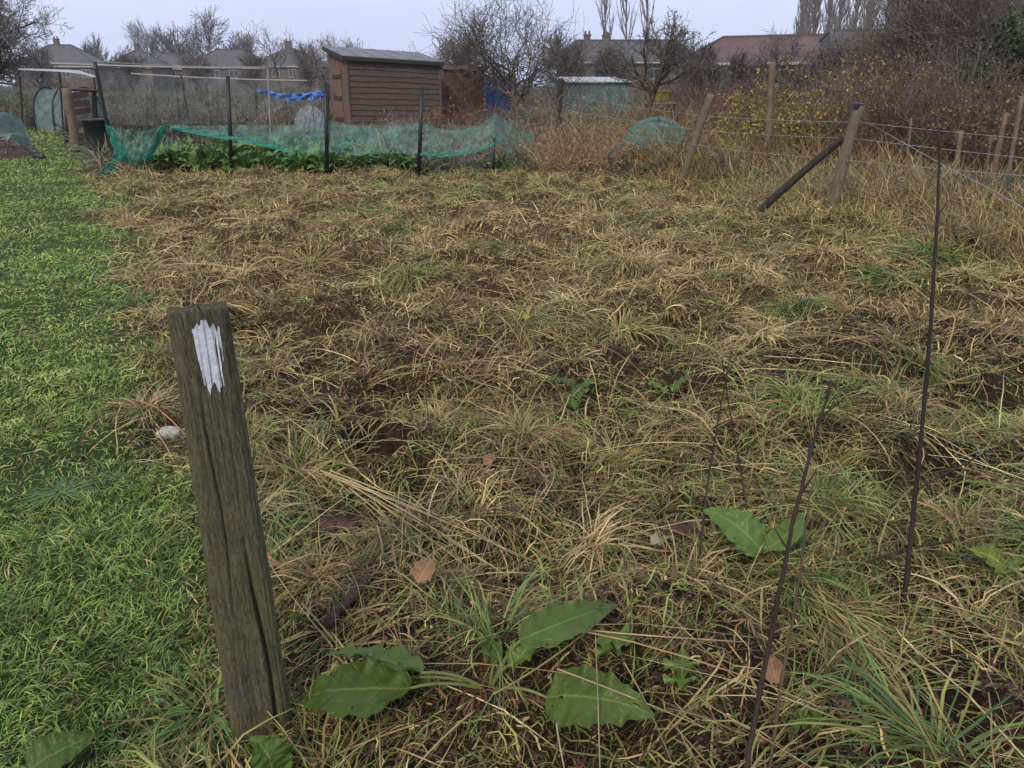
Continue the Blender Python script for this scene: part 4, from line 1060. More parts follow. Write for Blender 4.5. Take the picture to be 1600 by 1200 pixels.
# ------------------------------------------------------------------ generators for trees and bushes
def grow(seed, base, H, r0, lev=4, kids=(2, 2, 2, 2), nseg=(7, 5, 4, 4, 3), ang=(35, 70), ratio=(.55, .8), wig=.16, trop=.06, first=2, lean=(0, 0), twig_r=.006, fork=True, spread_top=True):
    rd = random.Random(seed); S = []
    def norm(v):
        l = math.sqrt(v[0] ** 2 + v[1] ** 2 + v[2] ** 2) + 1e-9; return (v[0] / l, v[1] / l, v[2] / l)
    def rec(p, d, L, r, l):
        n = nseg[l]; rend = max(twig_r * .5, r * (.45 if l else .5))
        for i in range(n):
            w = wig * (0.5 if l == 0 else 1)
            d = norm((d[0] + rd.gauss(0, w), d[1] + rd.gauss(0, w), d[2] + rd.gauss(0, w) + trop))
            q = (p[0] + d[0] * L / n, p[1] + d[1] * L / n, p[2] + d[2] * L / n)
            ra = r + (rend - r) * i / n; rb = r + (rend - r) * (i + 1) / n
            S.append((p, q, ra, rb, l)); p = q
            if l < lev and i >= (first if l == 0 else 0):
                k = kids[l]; k = int(k) + (rd.random() < k - int(k))
                for _ in range(k):
                    a = math.radians(rd.uniform(*ang)); o = norm((rd.gauss(0, 1), rd.gauss(0, 1), rd.gauss(0, 1)))
                    dt = o[0] * d[0] + o[1] * d[1] + o[2] * d[2]
                    o = norm((o[0] - dt * d[0], o[1] - dt * d[1], o[2] - dt * d[2]))
                    c = norm(tuple(d[m] * math.cos(a) + o[m] * math.sin(a) for m in range(3)))
                    f = (1 - .45 * i / n) if l else (1 - .3 * abs(i - n * .5) / n)
                    rec(q, c, L * rd.uniform(*ratio) * f, max(twig_r * .6, rb * .62), l + 1)
    rec(tuple(base), norm((lean[0], lean[1], 1.0)), H, r0, 0)
    return S
def tree(name, label, cat, base, H, r0, seed, col=(.06, .052, .048), barkcol=(.055, .047, .042), leafcol=None, leaf_n=0, leaf_s=.05, twig=.008, group=None, buds=0.0, **kw):
    base = np.array(base, float)
    S = grow(seed, base - np.array((0, 0, .1)), H, r0, twig_r=twig, **kw)
    P = np.array([s[0] for s in S]); Q = np.array([s[1] for s in S]); ra = np.array([s[2] for s in S]); rb = np.array([s[3] for s in S]); lv = np.array([s[4] for s in S])
    ra = np.maximum(ra, twig * .5); rb = np.maximum(rb, twig * .38)
    t_ = thing(name, label, cat, base, group)
    k = lv <= 1; mb = MB(); mb.segs(P[k], Q[k], ra[k], rb[k], 7, barkcol); mb.build("trunk", M['twig'], t_)
    k = lv > 1; rs = np.random.RandomState(seed)
    c = np.array(col) * (1 + rs.normal(0, .18, (k.sum(), 1))); mb = MB(); mb.segs(P[k], Q[k], ra[k], rb[k], 3, np.clip(c, .01, .6))
    if leaf_n:
        kk = np.nonzero(lv >= lv.max() - 1)[0]; i = rs.choice(kk, leaf_n); f = rs.uniform(0, 1, (leaf_n, 1))
        mb.leaves(P[i] * (1 - f) + Q[i] * f, rs.normal(0, 1, (leaf_n, 3)) + np.array((0, 0, -.3)), rs.uniform(.6, 1.3, leaf_n) * leaf_s, pal(rs, leaf_n, leafcol, [1] * len(leafcol)), .6, rs)
    mb.build("crown", M['twig'] if not leaf_n else M['leaf'], t_)
    return t_
def bush(name, label, cat, c, rx, ry, h, n, seed, stem=[(.09, .06, .045)], leaf=None, leaf_n=0, leaf_s=.05, tw=4, sw=.008, el=(.9, 1.5), droop=(.1, .9), group=None, twl=.35, ww=.005, parent=None, asp=.55, low=0.0, rot=0.0, tall=(.5, 1.05)):
    rs = np.random.RandomState(seed); c = np.array(c, float)
    t_ = thing(name, label, cat, c, group)
    a = rs.uniform(0, 6.28, n); r = np.sqrt(rs.uniform(0, 1, n))
    ox, oy = r * np.cos(a) * rx, r * np.sin(a) * ry
    cr, sr = math.cos(rot), math.sin(rot)
    X = c[0] + ox * cr - oy * sr; Y = c[1] + ox * sr + oy * cr
    root = np.column_stack([X, Y, np.full(n, c[2]) if c[2] else gh(X, Y)])
    az = np.arctan2(Y - c[1], X - c[0]) + rs.normal(0, 1.0, n)
    L = rs.uniform(*tall, n) * h * (1 - .35 * r ** 2) * (.75 + .5 * fbm(X * 1.1, Y * 1.1, seed))
    P = curve_pts(root, az, rs.uniform(*el, n), L, rs.uniform(*droop, n), rs.normal(0, .4, n), 6, clamp=.02, wob=.07, rng=rs)
    sc = pal(rs, n, stem, [1] * len(stem), .2)
    mb = MB(); pr = np.interp(np.linspace(0, 1, 7), [0, 1], [1, .5])
    mb.ribbons(P, rs.uniform(.7, 1.3, n) * sw, sc, prof=pr, roll=rs.uniform(-1.5, 1.5, n))
    m2 = n * tw
    if m2:
        i = rs.randint(0, n, m2); f = rs.uniform(low * 6 + .6, 6, m2); k = np.minimum(f.astype(int), 5); fr = (f - k)[:, None]
        rt = P[i, k] * (1 - fr) + P[i, k + 1] * fr
        Pt = curve_pts(rt, rs.uniform(0, 6.28, m2), rs.uniform(-.1, 1.3, m2), rs.uniform(.3, 1, m2) * twl * (.5 + .5 * L[i] / h), rs.uniform(-.2, .9, m2), rs.normal(0, .6, m2), 3, clamp=.02, wob=.1, rng=rs)
        mb.ribbons(Pt, rs.uniform(.6, 1.2, m2) * ww, sc[i], prof=np.array([1, .9, .7, .4]), roll=rs.uniform(-1.5, 1.5, m2))
    else: Pt = P[:, -4:]
    mb.build("stems", M['twig'], t_)
    if leaf_n:
        i = rs.randint(0, len(Pt), leaf_n); k = rs.randint(0, 3, leaf_n); fr = rs.uniform(0, 1, (leaf_n, 1))
        pos = Pt[i, k] * (1 - fr) + Pt[i, k + 1] * fr
        D = rs.normal(0, 1, (leaf_n, 3)); D[:, 2] -= .2
        mb = MB(); mb.leaves(pos, D, rs.uniform(.6, 1.3, leaf_n) * leaf_s, pal(rs, leaf_n, leaf, [1] * len(leaf), .2), asp, rs); mb.build("foliage", M['leaf'], t_)
    return t_
def at(px, Y, z=0.0):                        # ground point under a pixel column, at a distance
    p = A(px, 300, Y); return np.array((p[0] , Y, z))
def atx(px, py, Y):                          # same, column read at the row py
    p = A(px, py, Y); return np.array((p[0], Y, 0.0))

# ------------------------------------------------------------------ netted bed
YB = 13.7
bed = thing("bed_netting", "green netting slung between dark posts round the leafy vegetable bed", "netting", atx(500, 270, YB))
posts_px = [((361, 276), (356, 119)), ((510, 264), (508, 129)), ((653, 268), (659, 136)), ((770, 271), (772, 215)), ((181, 232), (151, 98))]
for (b_, t_) in posts_px[:4]:
    p = A(b_[0], b_[1], YB); p[2] = float(gh(p[0], p[1])) - .05; q = A(t_[0], t_[1], YB)
    mb = MB(); mb.tube(np.array([p, p * .5 + q * .5 + np.array((.004, 0, 0)), q]), .034 if b_[0] < 700 else .026, 8); mb.build("net_post", M['green_metal'], bed)
def cloth(name, mat, top, bot, Yt, Yb, nu=120, nv=26, seed=0, fold=.05, sag=0.0, parent=bed, nf=5.0):
    """top, bot: (px, py) chains of the sheet's two edges"""
    u = np.linspace(0, 1, nu)
    def chain(c, Y):
        c = np.array(c, float); s = np.r_[0, np.cumsum(np.hypot(*np.diff(c, axis=0).T))]; s /= s[-1]
        Ys = np.interp(u, [0, 1], Y) if np.ndim(Y) else np.full(nu, Y)
        xs, ys = np.interp(u, s, c[:, 0]), np.interp(u, s, c[:, 1])
        return np.array([A(x, y, yy) for x, y, yy in zip(xs, ys, Ys)])
    T, B = chain(top, Yt), chain(bot, Yb)
    T[:, 2] = np.maximum(T[:, 2], .03); B[:, 2] = np.maximum(B[:, 2], .02)
    v = np.linspace(0, 1, nv)[:, None, None]
    V = T[None] * (1 - v) + B[None] * v
    UU, VV = np.meshgrid(u, np.linspace(0, 1, nv))
    V[..., 1] += fold * (fbm(UU * nf * 4, VV * nf, seed, 3) - .5) * 2 + fold * .5 * np.sin(UU * 40 + VV * 6)
    V[..., 2] += fold * .5 * (fbm(UU * nf * 3, VV * nf, seed + 3) - .5)
    V[..., 2] = np.maximum(V[..., 2], .015)
    mb = MB(); mb.grid(V); return mb.build(name, M[mat], parent)
cloth("net_sheet", 'net', [(262, 195), (330, 197), (400, 194), (450, 196), (510, 189), (560, 197), (610, 197), (655, 191), (690, 204), (720, 203), (750, 195), (774, 178)],
      [(268, 203), (357, 213), (400, 226), (460, 240), (510, 238), (560, 243), (600, 240), (655, 240), (720, 244), (774, 222)], YB + .08, YB + .02, 160, 24, 1, .03)
cloth("net_sheet", 'net', [(774, 178), (800, 192), (830, 208), (834, 212)], [(774, 222), (795, 248), (815, 262), (832, 262)], (YB + .08, YB + 1.4), (YB, YB + 1.3), 40, 20, 2, .05)
cloth("net_hem", 'netfold', [(266, 196), (300, 203), (357, 212), (400, 219), (455, 236)], [(268, 201), (300, 209), (357, 218), (400, 226), (458, 240)], YB - .04, YB - .05, 80, 6, 3, .02)
cloth("net_hem", 'netfold', [(655, 240), (700, 242), (740, 236), (772, 222)], [(655, 243), (700, 246), (740, 240), (773, 226)], YB - .03, YB - .03, 50, 5, 4, .015)
cloth("net_hem", 'netfold', [(774, 221), (800, 217), (832, 211)], [(774, 224), (800, 220), (832, 215)], (YB, YB + .8), (YB, YB + .8), 30, 4, 5, .01)
# the torn corner: an upper sheet between two gathered tails that fall to the grass
cloth("net_corner", 'net', [(168, 196), (195, 203), (230, 204), (261, 194)], [(176, 232), (196, 246), (215, 252), (243, 230)], YB, YB - .05, 60, 24, 6, .06)
cloth("net_corner", 'net', [(176, 232), (196, 246), (215, 252), (243, 230)], [(196, 278), (206, 281), (214, 280), (222, 272)], YB - .05, YB - .12, 60, 20, 7, .06)
cloth("net_tail", 'netfold', [(166, 196), (170, 197), (174, 200)], [(182, 247), (190, 246), (198, 238)], YB - .06, YB - .1, 24, 40, 8, .07, nf=3)
cloth("net_tail", 'netfold', [(176, 240), (186, 244), (198, 238)], [(150, 276), (165, 281), (183, 281)], YB - .1, YB - .25, 24, 40, 9, .09, nf=3)
cloth("net_tail", 'netfold', [(249, 200), (256, 197), (262, 194)], [(222, 262), (230, 254), (237, 246)], YB - .06, YB - .1, 24, 40, 10, .07, nf=3)
cloth("net_tail", 'netfold', [(222, 262), (230, 254), (237, 246)], [(184, 283), (198, 284), (214, 276)], YB - .1, YB - .3, 24, 40, 11, .09, nf=3)
# back net of the bed, fainter
cloth("net_sheet", 'greynet', [(300, 196), (500, 194), (800, 196)], [(300, 216), (500, 216), (800, 218)], YB + 3.6, YB + 3.6, 80, 12, 12, .05)

# the leafy crop under it
def crop_plant(seed, label=None, group=None):
    rs = np.random.RandomState(seed); t_ = thing("leafy_vegetable", label, "vegetable", (0, 0, 0), group)
    for k in range(13):
        a = k * 2.4 + rs.normal(0, .3); o = rs.uniform(.1, .25) if k > 3 else .05
        b_ = np.array((math.cos(a) * .05, math.sin(a) * .05, .10)); tp = np.array((math.cos(a) * (o + .13), math.sin(a) * (o + .13), rs.uniform(.14, .44) if k > 3 else rs.uniform(.40, .52)))
        mb = MB(); leaf_sheet(mb, b_, tp, rs.uniform(.12, .2), arch=rs.uniform(.03, .09), cup=rs.uniform(-.2, .4), wave=.012, roll=rs.normal(0, .3), shape=.75, seed=seed * 50 + k, nu=7, nv=12, tint=np.array((1, 1, 1)) * rs.uniform(.75, 1.3), curl=.05)
        mb.build("leaf", M['crop'], t_)
    mb = MB(); mb.tube([(0, 0, -.03), (0, 0, .12)], .018, 6, (.2, .22, .1)); mb.build("stalk", M['leaf'], t_)
    return t_
protos = [crop_plant(s, "leafy green vegetable growing in the row under the green netting", "leafy greens under the netting") for s in (1, 2, 3)]
rs = np.random.RandomState(4); cnt = 0
for row, (yy, x0, x1, st, sz) in enumerate([(14.0, 215, 640, 15, 1.0), (14.45, 232, 640, 16, 1.08), (15.0, 250, 660, 18, 1.1), (16.0, 290, 700, 21, 1.0), (17.2, 300, 720, 24, 1.0)]):
    for px in np.arange(x0, x1, st):
        q = atx(px + rs.normal(0, 3), 262, yy + rs.normal(0, .08)); q[2] = float(gh(q[0], q[1]))
        s = sz * rs.uniform(.75, 1.05) * (1.0 if px < 560 else .72)
        if cnt < 3:
            o = protos[cnt]; o.location = q; o.scale = (s,) * 3
        else: copy_tree(protos[cnt % 3], q, rs.uniform(0, 6.28), s)
        cnt += 1
# low pale sheet of fleece lying in the bed, and the mixed growth at its right end
u, v = np.meshgrid(np.linspace(0, 1, 50), np.linspace(0, 1, 24))
p0, p1 = atx(585, 240, 15.4), atx(690, 240, 15.2)
V = p0[None, None] * (1 - u[..., None]) + p1[None, None] * u[..., None]; V[..., 1] += (v - .5) * 1.3
V[..., 2] = .12 + .16 * np.sin(np.pi * v) * np.sin(np.pi * u) ** .5 + .08 * (fbm(u * 9, v * 6, 3) - .5)
mb = MB(); mb.grid(V); tag(mb.build("fleece_sheet", M['palepoly'], None, p0), "crumpled pale blue sheet lying in the bed behind the third dark post", "sheet")
bush("weedy_plant", "grey-brown weeds filling the right end of the netted bed", "plant", atx(712, 262, 14.3), .75, .4, .36, 150, 31, [(.13, .11, .09), (.10, .10, .06)], [(.07, .11, .045), (.10, .12, .06), (.12, .10, .07)], 1500, .06, 3, el=(.4, 1.4))
bush("weedy_plant", "green leafy weeds in the net's right corner", "plant", atx(800, 262, 14.2), .35, .35, .42, 70, 32, [(.10, .09, .05)], [(.06, .115, .04), (.08, .13, .05)], 900, .075, 3, el=(.4, 1.4))
bush("weedy_plant", "straw coloured dead plant inside the netted bed", "plant", atx(425, 235, 16.6), .8, .4, .42, 160, 33, [(.26, .21, .12), (.20, .17, .10)], None, 0, tw=3, el=(.3, 1.4))
bush("weedy_plant", "low green foliage between the netted bed and the wooden shed", "plant", atx(560, 225, 17.5), 1.2, .5, .4, 160, 34, [(.10, .11, .06)], [(.06, .115, .05), (.08, .125, .06)], 1900, .09, 3, el=(.3, 1.4))
bush("weedy_plant", "tan dead growth in the bed behind the third dark post", "plant", atx(672, 225, 17.0), .7, .4, .5, 120, 35, [(.22, .17, .10), (.14, .11, .08)], None, 0, tw=4, el=(.5, 1.4))

# ------------------------------------------------------------------ fruit cage / bean frame behind the bed
fr = thing("bean_frame", "tall frame of thin poles hung with fine grey netting, left of the shed", "frame", A(285, 205, 18.5) * (1, 1, 0))
def pole(p, q, r, mat='palewood', name="pole", parent=fr, bend=0.0, n=7):
    tt = np.linspace(0, 1, 12)[:, None]; pts = np.array(p) * (1 - tt) + np.array(q) * tt + np.array((0, 0, -bend)) * 4 * tt * (1 - tt)
    mb = MB(); mb.tube(pts, r, n); return mb.build(name, M[mat], parent)
def gp(px, py, Y): p = A(px, py, Y); p[2] = 0; return p
pole(gp(176, 240, 15.6), A(148, 96, 15.6), .034, 'green_metal', "upright")
pole(gp(297, 200, 18.6), A(283, 118, 18.6), .022, 'brace', "upright")
pole(gp(281, 200, 20.5), A(274, 122, 20.5), .02, 'brace', "upright")
pole(gp(330, 195, 20.5), A(322, 128, 20.5), .016, 'brace', "upright")
pole(gp(420, 200, 19.0), A(418, 104, 19.0), .018, 'palewood', "upright")
pole(A(80, 99, 17.5), A(415, 107, 18.5), .020, 'palewood', "top_rail", bend=.02)
pole(A(205, 115, 19.5), A(480, 126, 19.5), .017, 'palewood', "top_rail", bend=.03)
pole(A(148, 96, 15.6), A(420, 104, 19.0), .010, 'palewood', "top_rail", bend=.04)
cloth("netting", 'greynet', [(152, 108), (210, 117), (285, 121), (350, 123), (420, 125), (500, 138)], [(172, 192), (230, 196), (300, 194), (360, 192), (430, 192), (505, 190)], (16.2, 19.4), (16.0, 19.2), 90, 30, 21, .12, parent=fr)
rs = np.random.RandomState(6)
for k in range(14):
    px = 190 + k * 23 + rs.normal(0, 6)
    pole(gp(px + 6, 200, 19.4), A(px + rs.normal(0, 5), 128 + rs.uniform(-6, 10), 19.6), .008, 'brace', "cane")
tp = thing("tarpaulin", "bright blue tarpaulin sagging between poles left of the wooden shed", "tarpaulin", gp(455, 200, 21))
cloth("sheet", 'tarp', [(400, 140), (430, 144), (460, 146), (485, 145), (502, 141), (511, 141)], [(400, 143), (432, 154), (460, 157), (485, 157), (503, 154), (512, 150)], 21.5, 21.2, 70, 16, 22, .22, parent=tp)
pole(gp(513, 200, 21.4), A(512, 134, 21.4), .025, 'brace', "support", tp)
pole(gp(400, 200, 21.6), A(399, 136, 21.6), .02, 'brace', "support", tp)
pl_ = thing("plastic_cloche", "clouded polythene cloche beside the shed's left corner", "cloche", gp(488, 205, 20))
cloth("cover", 'poly', [(462, 182), (470, 170), (482, 164), (496, 168), (506, 180)], [(458, 205), (470, 205), (482, 205), (496, 205), (508, 205)], 20.4, 20.0, 40, 20, 23, .10, parent=pl_)
cloth("cover", 'poly', [(462, 182), (470, 170), (482, 164), (496, 168), (506, 180)], [(464, 196), (472, 196), (484, 196), (498, 196), (508, 196)], 20.4, 21.6, 40, 16, 24, .08, parent=pl_)

# ------------------------------------------------------------------ sheds
def frame_of(p, q):
    p, q = np.array(p[:2]), np.array(q[:2]); d = q - p; L = np.linalg.norm(d); d /= L; nrm = np.array((-d[1], d[0])); return L, d, nrm
S0, S1 = atx(545, 150, 26.0), atx(688, 150, 27.5)
L, d2, nb_ = frame_of(S0, S1); DEP = 1.9
hF0, hF1 = 2.27, 2.13; hB = 2.52
shed = thing("garden_shed", "weathered overlap-board shed with a pent felt roof and an orange-brown plank side", "shed", S0)
def SP(u, w, z): return np.array((S0[0] + d2[0] * u + nb_[0] * w, S0[1] + d2[1] * u + nb_[1] * w, z))
def quadbox(mb, p00, p10, p11, p01, th, nrm, col=None):
    n_ = np.array(nrm) * th
    v = [p00, p10, p11, p01, p00 + n_, p10 + n_, p11 + n_, p01 + n_]
    mb.add(v, [np.array([[0, 1, 2, 3], [7, 6, 5, 4], [0, 4, 5, 1], [1, 5, 6, 2], [2, 6, 7, 3], [3, 7, 4, 0]])], col)
nout = np.array((-nb_[0], -nb_[1], 0.0))
mb = MB(); nbrd = 13; rs = np.random.RandomState(2)
for k in range(nbrd):
    z0, z1 = k / nbrd * 2.2, (k + 1) / nbrd * 2.2 + .025
    w0, w1 = rs.normal(0, .008, 2); us = np.linspace(.03, L - .03, 9); sagz = rs.normal(0, .013, 9)
    for a, b_ in zip(range(8), range(1, 9)):
        za, zb = [z0 * (hF0 + (hF1 - hF0) * us[x] / L) / 2.2 + sagz[x] for x in (a, b_)]
        ta, tb = [z1 * (hF0 + (hF1 - hF0) * us[x] / L) / 2.2 + .0 for x in (a, b_)]
        quadbox(mb, SP(us[a], -.035, za), SP(us[b_], -.035, zb), SP(us[b_], -.004, tb), SP(us[a], -.004, ta), .012, nout)
mb.build("board_wall", M['board'], shed)
for u_ in (.0, L):
    mb = MB(); mb.beam(SP(u_, -.03, 0), SP(u_, -.03, hF0 if u_ == 0 else hF1), .06, .06); mb.build("corner_post", M['board'], shed)
# plank side with its door
mb = MB(); npl = 9
for k in range(npl):
    w0, w1 = k / npl * DEP + .014, (k + 1) / npl * DEP - .014
    h0, h1 = hF0 + (hB - hF0) * w0 / DEP, hF0 + (hB - hF0) * w1 / DEP
    quadbox(mb, SP(-.02, w0 + .02, 0), SP(-.02, w1 + .02, 0), SP(-.02, w1 + .02, h1 - .05), SP(-.02, w0 + .02, h0 - .05), .02 + .004 * (k % 2), np.array((d2[0], d2[1], 0)))
mb.build("side_wall", M['door'], shed)
dm = MB()
for k in range(5):
    w0, w1 = .55 + k * .17, .55 + (k + 1) * .17 - .012
    quadbox(dm, SP(-.055, w0, .12), SP(-.055, w1, .12), SP(-.055, w1, 1.95), SP(-.055, w0, 1.95), .03, np.array((d2[0], d2[1], 0)))
dr = dm.build("door", M['door'], shed)
mb = MB()
for z in (.4, 1.05, 1.7): mb.beam(SP(-.07, .56, z), SP(-.07, 1.38, z), .03, .10)
mb.build("ledge", M['brace'], dr)
mb = MB(); mb.beam(SP(-.075, 1.30, 1.05), SP(-.075, 1.30, 1.2), .02, .03); mb.build("handle", M['black'], dr)
mb = MB(); mb.beam(SP(-.005, .02, 0), SP(-.005, DEP, 0.02), .02, .02)
quadbox(mb, SP(.05, DEP, 0), SP(L, DEP, 0), SP(L, DEP, hB - .1), SP(.05, DEP, hB), .02, -nout); quadbox(mb, SP(L - .02, .05, 0), SP(L - .02, DEP, 0), SP(L - .02, DEP, hB - .2), SP(L - .02, .05, hF1 - .05), .02, np.array((d2[0], d2[1], 0)))
mb.build("back_wall", M['board'], shed)
# pent roof: sheet, front fascia, barge board
ov = .16
c00, c10, c11, c01 = SP(-ov, -ov, hF0 + .0), SP(L + ov * .6, -ov, hF1 - .0), SP(L + ov * .6, DEP + .1, hB - .14 + .1), SP(-ov, DEP + .1, hB + .1)
mb = MB(); quadbox(mb, c00, c10, c11, c01, .03, np.array((0, 0, 1)))
for k in range(1, 6):
    f = k / 6; p, q = c00 + (c10 - c00) * f, c01 + (c11 - c01) * f; mb.beam(p + np.array((0, 0, .036)), q + np.array((0, 0, .036)), .05, .012)
rf = mb.build("roof", M['roofing'], shed)
mb = MB(); mb.beam(c00 + np.array((0, 0, -.045)), c10 + np.array((0, 0, -.045)), .022, .11); mb.beam(c00 + np.array((0, 0, -.045)), c01 + np.array((0, 0, -.045)), .022, .12); mb.build("fascia", M['brace'], rf)

def boardshed(name, label, p0, p1, dep, h0, h1, matw, matr, nb=11, flat=True, vertical=True, over=.1, cat="shed"):
    L, d, nn = frame_of(p0, p1); t_ = thing(name, label, cat, p0)
    def Pt(u, w, z): return np.array((p0[0] + d[0] * u + nn[0] * w, p0[1] + d[1] * u + nn[1] * w, z))
    no = np.array((-nn[0], -nn[1], 0)); mb = MB()
    for k in range(nb):
        u0, u1 = k / nb * L + .006, (k + 1) / nb * L - .006
        quadbox(mb, Pt(u0, 0, 0), Pt(u1, 0, 0), Pt(u1, 0, h0 + (h1 - h0) * u1 / L), Pt(u0, 0, h0 + (h1 - h0) * u0 / L), .02 + .006 * (k % 2), no)
    mb.build("front_wall", M[matw], t_); mb = MB()
    nsd = max(3, int(dep / .15)); 
    for uu, hh, sg in ((0, h0, 1), (L, h1, -1)):
        for k in range(nsd):
            w0, w1 = .015 + k / nsd * dep, .015 + (k + 1) / nsd * dep - .008
            quadbox(mb, Pt(uu, w0, 0), Pt(uu, w1, 0), Pt(uu, w1, hh), Pt(uu, w0, hh), .02 + .005 * (k % 2), np.array((d[0], d[1], 0)) * sg)
    mb.build("side_wall", M[matw], t_); mb = MB()
    quadbox(mb, Pt(-over, -over, h0 + .01), Pt(L + over, -over, h1 + .01), Pt(L + over, dep + over, h1 + .09), Pt(-over, dep + over, h0 + .09), .04, np.array((0, 0, 1)))
    rf = mb.build("roof", M[matr], t_)
    mb = MB(); mb.beam(Pt(-over, -over - .012, h0 - .02), Pt(L + over, -over - .012, h1 - .02), .022, .09); mb.build("fascia", M['palewood'], rf)
    return t_, Pt
s2, P2 = boardshed("lean_to_shed", "dark red-brown plank shed with a flat roof, right of the overlap-board shed", atx(696, 150, 29.0), atx(757, 150, 29.6), 1.8, 2.03, 1.97, 'redboard', 'roofing', 9)
dm = MB()
for k in range(5): quadbox(dm, P2(.25 + k * .14, -.034, .06), P2(.38 + k * .14, -.034, .06), P2(.38 + k * .14, -.034, 1.72), P2(.25 + k * .14, -.034, 1.72), .02, np.array((0, -1.0, 0)))
dm.build("door", M['redboard'], s2)
s3, P3 = boardshed("tool_locker", "small faded blue locker partly hidden by the bare fruit tree", atx(760, 150, 31.0), atx(801, 150, 31.3), .9, 1.72, 1.72, 'blue', 'palewood', 5, over=.05, cat="locker")
dm = MB(); quadbox(dm, P3(.28, -.034, .1), P3(.74, -.034, .1), P3(.74, -.034, 1.6), P3(.28, -.034, 1.6), .02, np.array((0, -1.0, 0))); dm.build("door", M['blue'], s3)
# pale greenhouse under the right-hand trees
gh_t = thing("greenhouse", "low greenhouse clad in pale green sheeting behind the fence", "greenhouse", atx(888, 150, 30))
a, b_ = atx(888, 150, 30), atx(984, 150, 30.5); L, d, nn = frame_of(a, b_)
def P4(u, w, z): return np.array((a[0] + d[0] * u + nn[0] * w, a[1] + d[1] * u + nn[1] * w, z))
mb = MB()
for k in range(6):
    quadbox(mb, P4(k * L / 6 + .02, 0, .05), P4((k + 1) * L / 6 - .02, 0, .05), P4((k + 1) * L / 6 - .02, 0, 1.5), P4(k * L / 6 + .02, 0, 1.5), .012, np.array((0, 1.0, 0)))
for uu in (0.0, L): quadbox(mb, P4(uu, .03, .05), P4(uu, 1.97, .05), P4(uu, 1.97, 1.62), P4(uu, .03, 1.5), .012, np.array((1.0, 0, 0)))
mb.build("sheet_wall", M['palepoly'], gh_t); mb = MB()
for k in range(7): mb.beam(P4(k * L / 6, -.015, 0), P4(k * L / 6, -.015, 1.52), .03, .03)
mb.build("frame", M['palepoly'], gh_t); mb = MB()
quadbox(mb, P4(-.1, -.12, 1.53), P4(L + .1, -.12, 1.53), P4(L + .1, 2.1, 1.70), P4(-.1, 2.1, 1.70), .03, np.array((0, 0, 1.0)))
mb.build("roof", M['white'], gh_t)
# yellow sack-like tub and pale tunnel far left
def tub(name, label, cat, c, r, h, mat, n=20):
    mb = MB(); mb.tube([c + np.array((0, 0, z)) for z in (0, .04, h * .5, h - .05, h - .04, h)], [r * .86, r * .9, r * .96, r, r * 1.06, r * 1.06], n)
    o = mb.build(name, M[mat], None, c); return tag(o, label, cat)
tub("yellow_tub", "yellow tub seen through the fruit tree's branches", "tub", atx(1033, 150, 26) + np.array((0, 0, .95)), .26, .34, 'yellow')
tb = thing("potting_table", "rough wooden table carrying the yellow tub behind the fruit tree", "table", atx(1033, 150, 26))
c = atx(1033, 150, 26); mb = MB(); mb.box(c + np.array((0, 0, .92)), (.9, .6, .05)); mb.build("table_top", M['palewood'], tb)
for sx in (-.4, .4):
    for sy in (-.25, .25):
        mb = MB(); mb.beam(c + np.array((sx, sy, 0)), c + np.array((sx, sy, .895)), .06, .06); mb.build("leg", M['brace'], tb)
tn = thing("polytunnel", "pale blue-green polytunnel beyond the compost bay on the far left", "polytunnel", atx(105, 150, 27))
def hoop(c, wid, hgt, ln, mat, parent, name="cover", rot=0.0, n=22, m=16):
    th = np.linspace(0, math.pi, n); vv = np.linspace(-ln / 2, ln / 2, m)
    X = np.sign(np.cos(th)) * np.abs(np.cos(th)) ** .8 * wid / 2; Z = np.sin(th) ** .75 * hgt
    V = np.stack([np.broadcast_to(X, (m, n)), np.broadcast_to(vv[:, None], (m, n)), np.broadcast_to(Z, (m, n))], -1).copy()
    V += (fbm(V[..., 0] * 3 + V[..., 1] * 2, V[..., 2] * 3 + V[..., 1], 5) - .5)[..., None] * .10 * hgt
    V[..., 2] = np.maximum(V[..., 2], 0) * (1 - .06 * np.abs(np.sin(np.linspace(0, math.pi * 4, m)))[:, None])
    V = V @ rotm(rot, 'z').T + np.array(c); mb = MB(); mb.grid(V); return mb.build(name, M[mat], parent)
hoop(atx(103, 150, 28), 1.6, 1.32, 1.5, 'palepoly', tn, rot=R(80))
c = atx(103, 150, 28)
for k in (-.6, 0, .6):
    th = np.linspace(0, math.pi, 18); mb = MB()
    pts = np.stack([np.cos(th) * .84, np.full(18, k * 1.2), np.sin(th) ** .8 * 1.38], -1) @ rotm(R(80), 'z').T + c
    mb.tube(pts, .022, 6); mb.build("hoop", M['black'], tn)
cn = thing("canopy_roof", "thin pale sheet roof on poles over the far left plot", "canopy", atx(85, 150, 25))
pts = [A(28, 107, 25), A(94, 109, 25), A(128, 111, 24.6), A(150, 119, 24.0)]
top_ = [(28, 106.5), (94, 108.5), (124, 110), (150, 119)]; bot_ = [(30, 109), (94, 112), (124, 115), (148, 121)]
cloth("sheet", 'white', top_, bot_, 26.2, 25.0, 50, 6, 31, .03, parent=cn)
for px, py in ((30, 109), (93, 112), (147, 121)): pole(gp(px, 180, 25.1), A(px, py, 25.1), .03, 'brace', "support", cn)

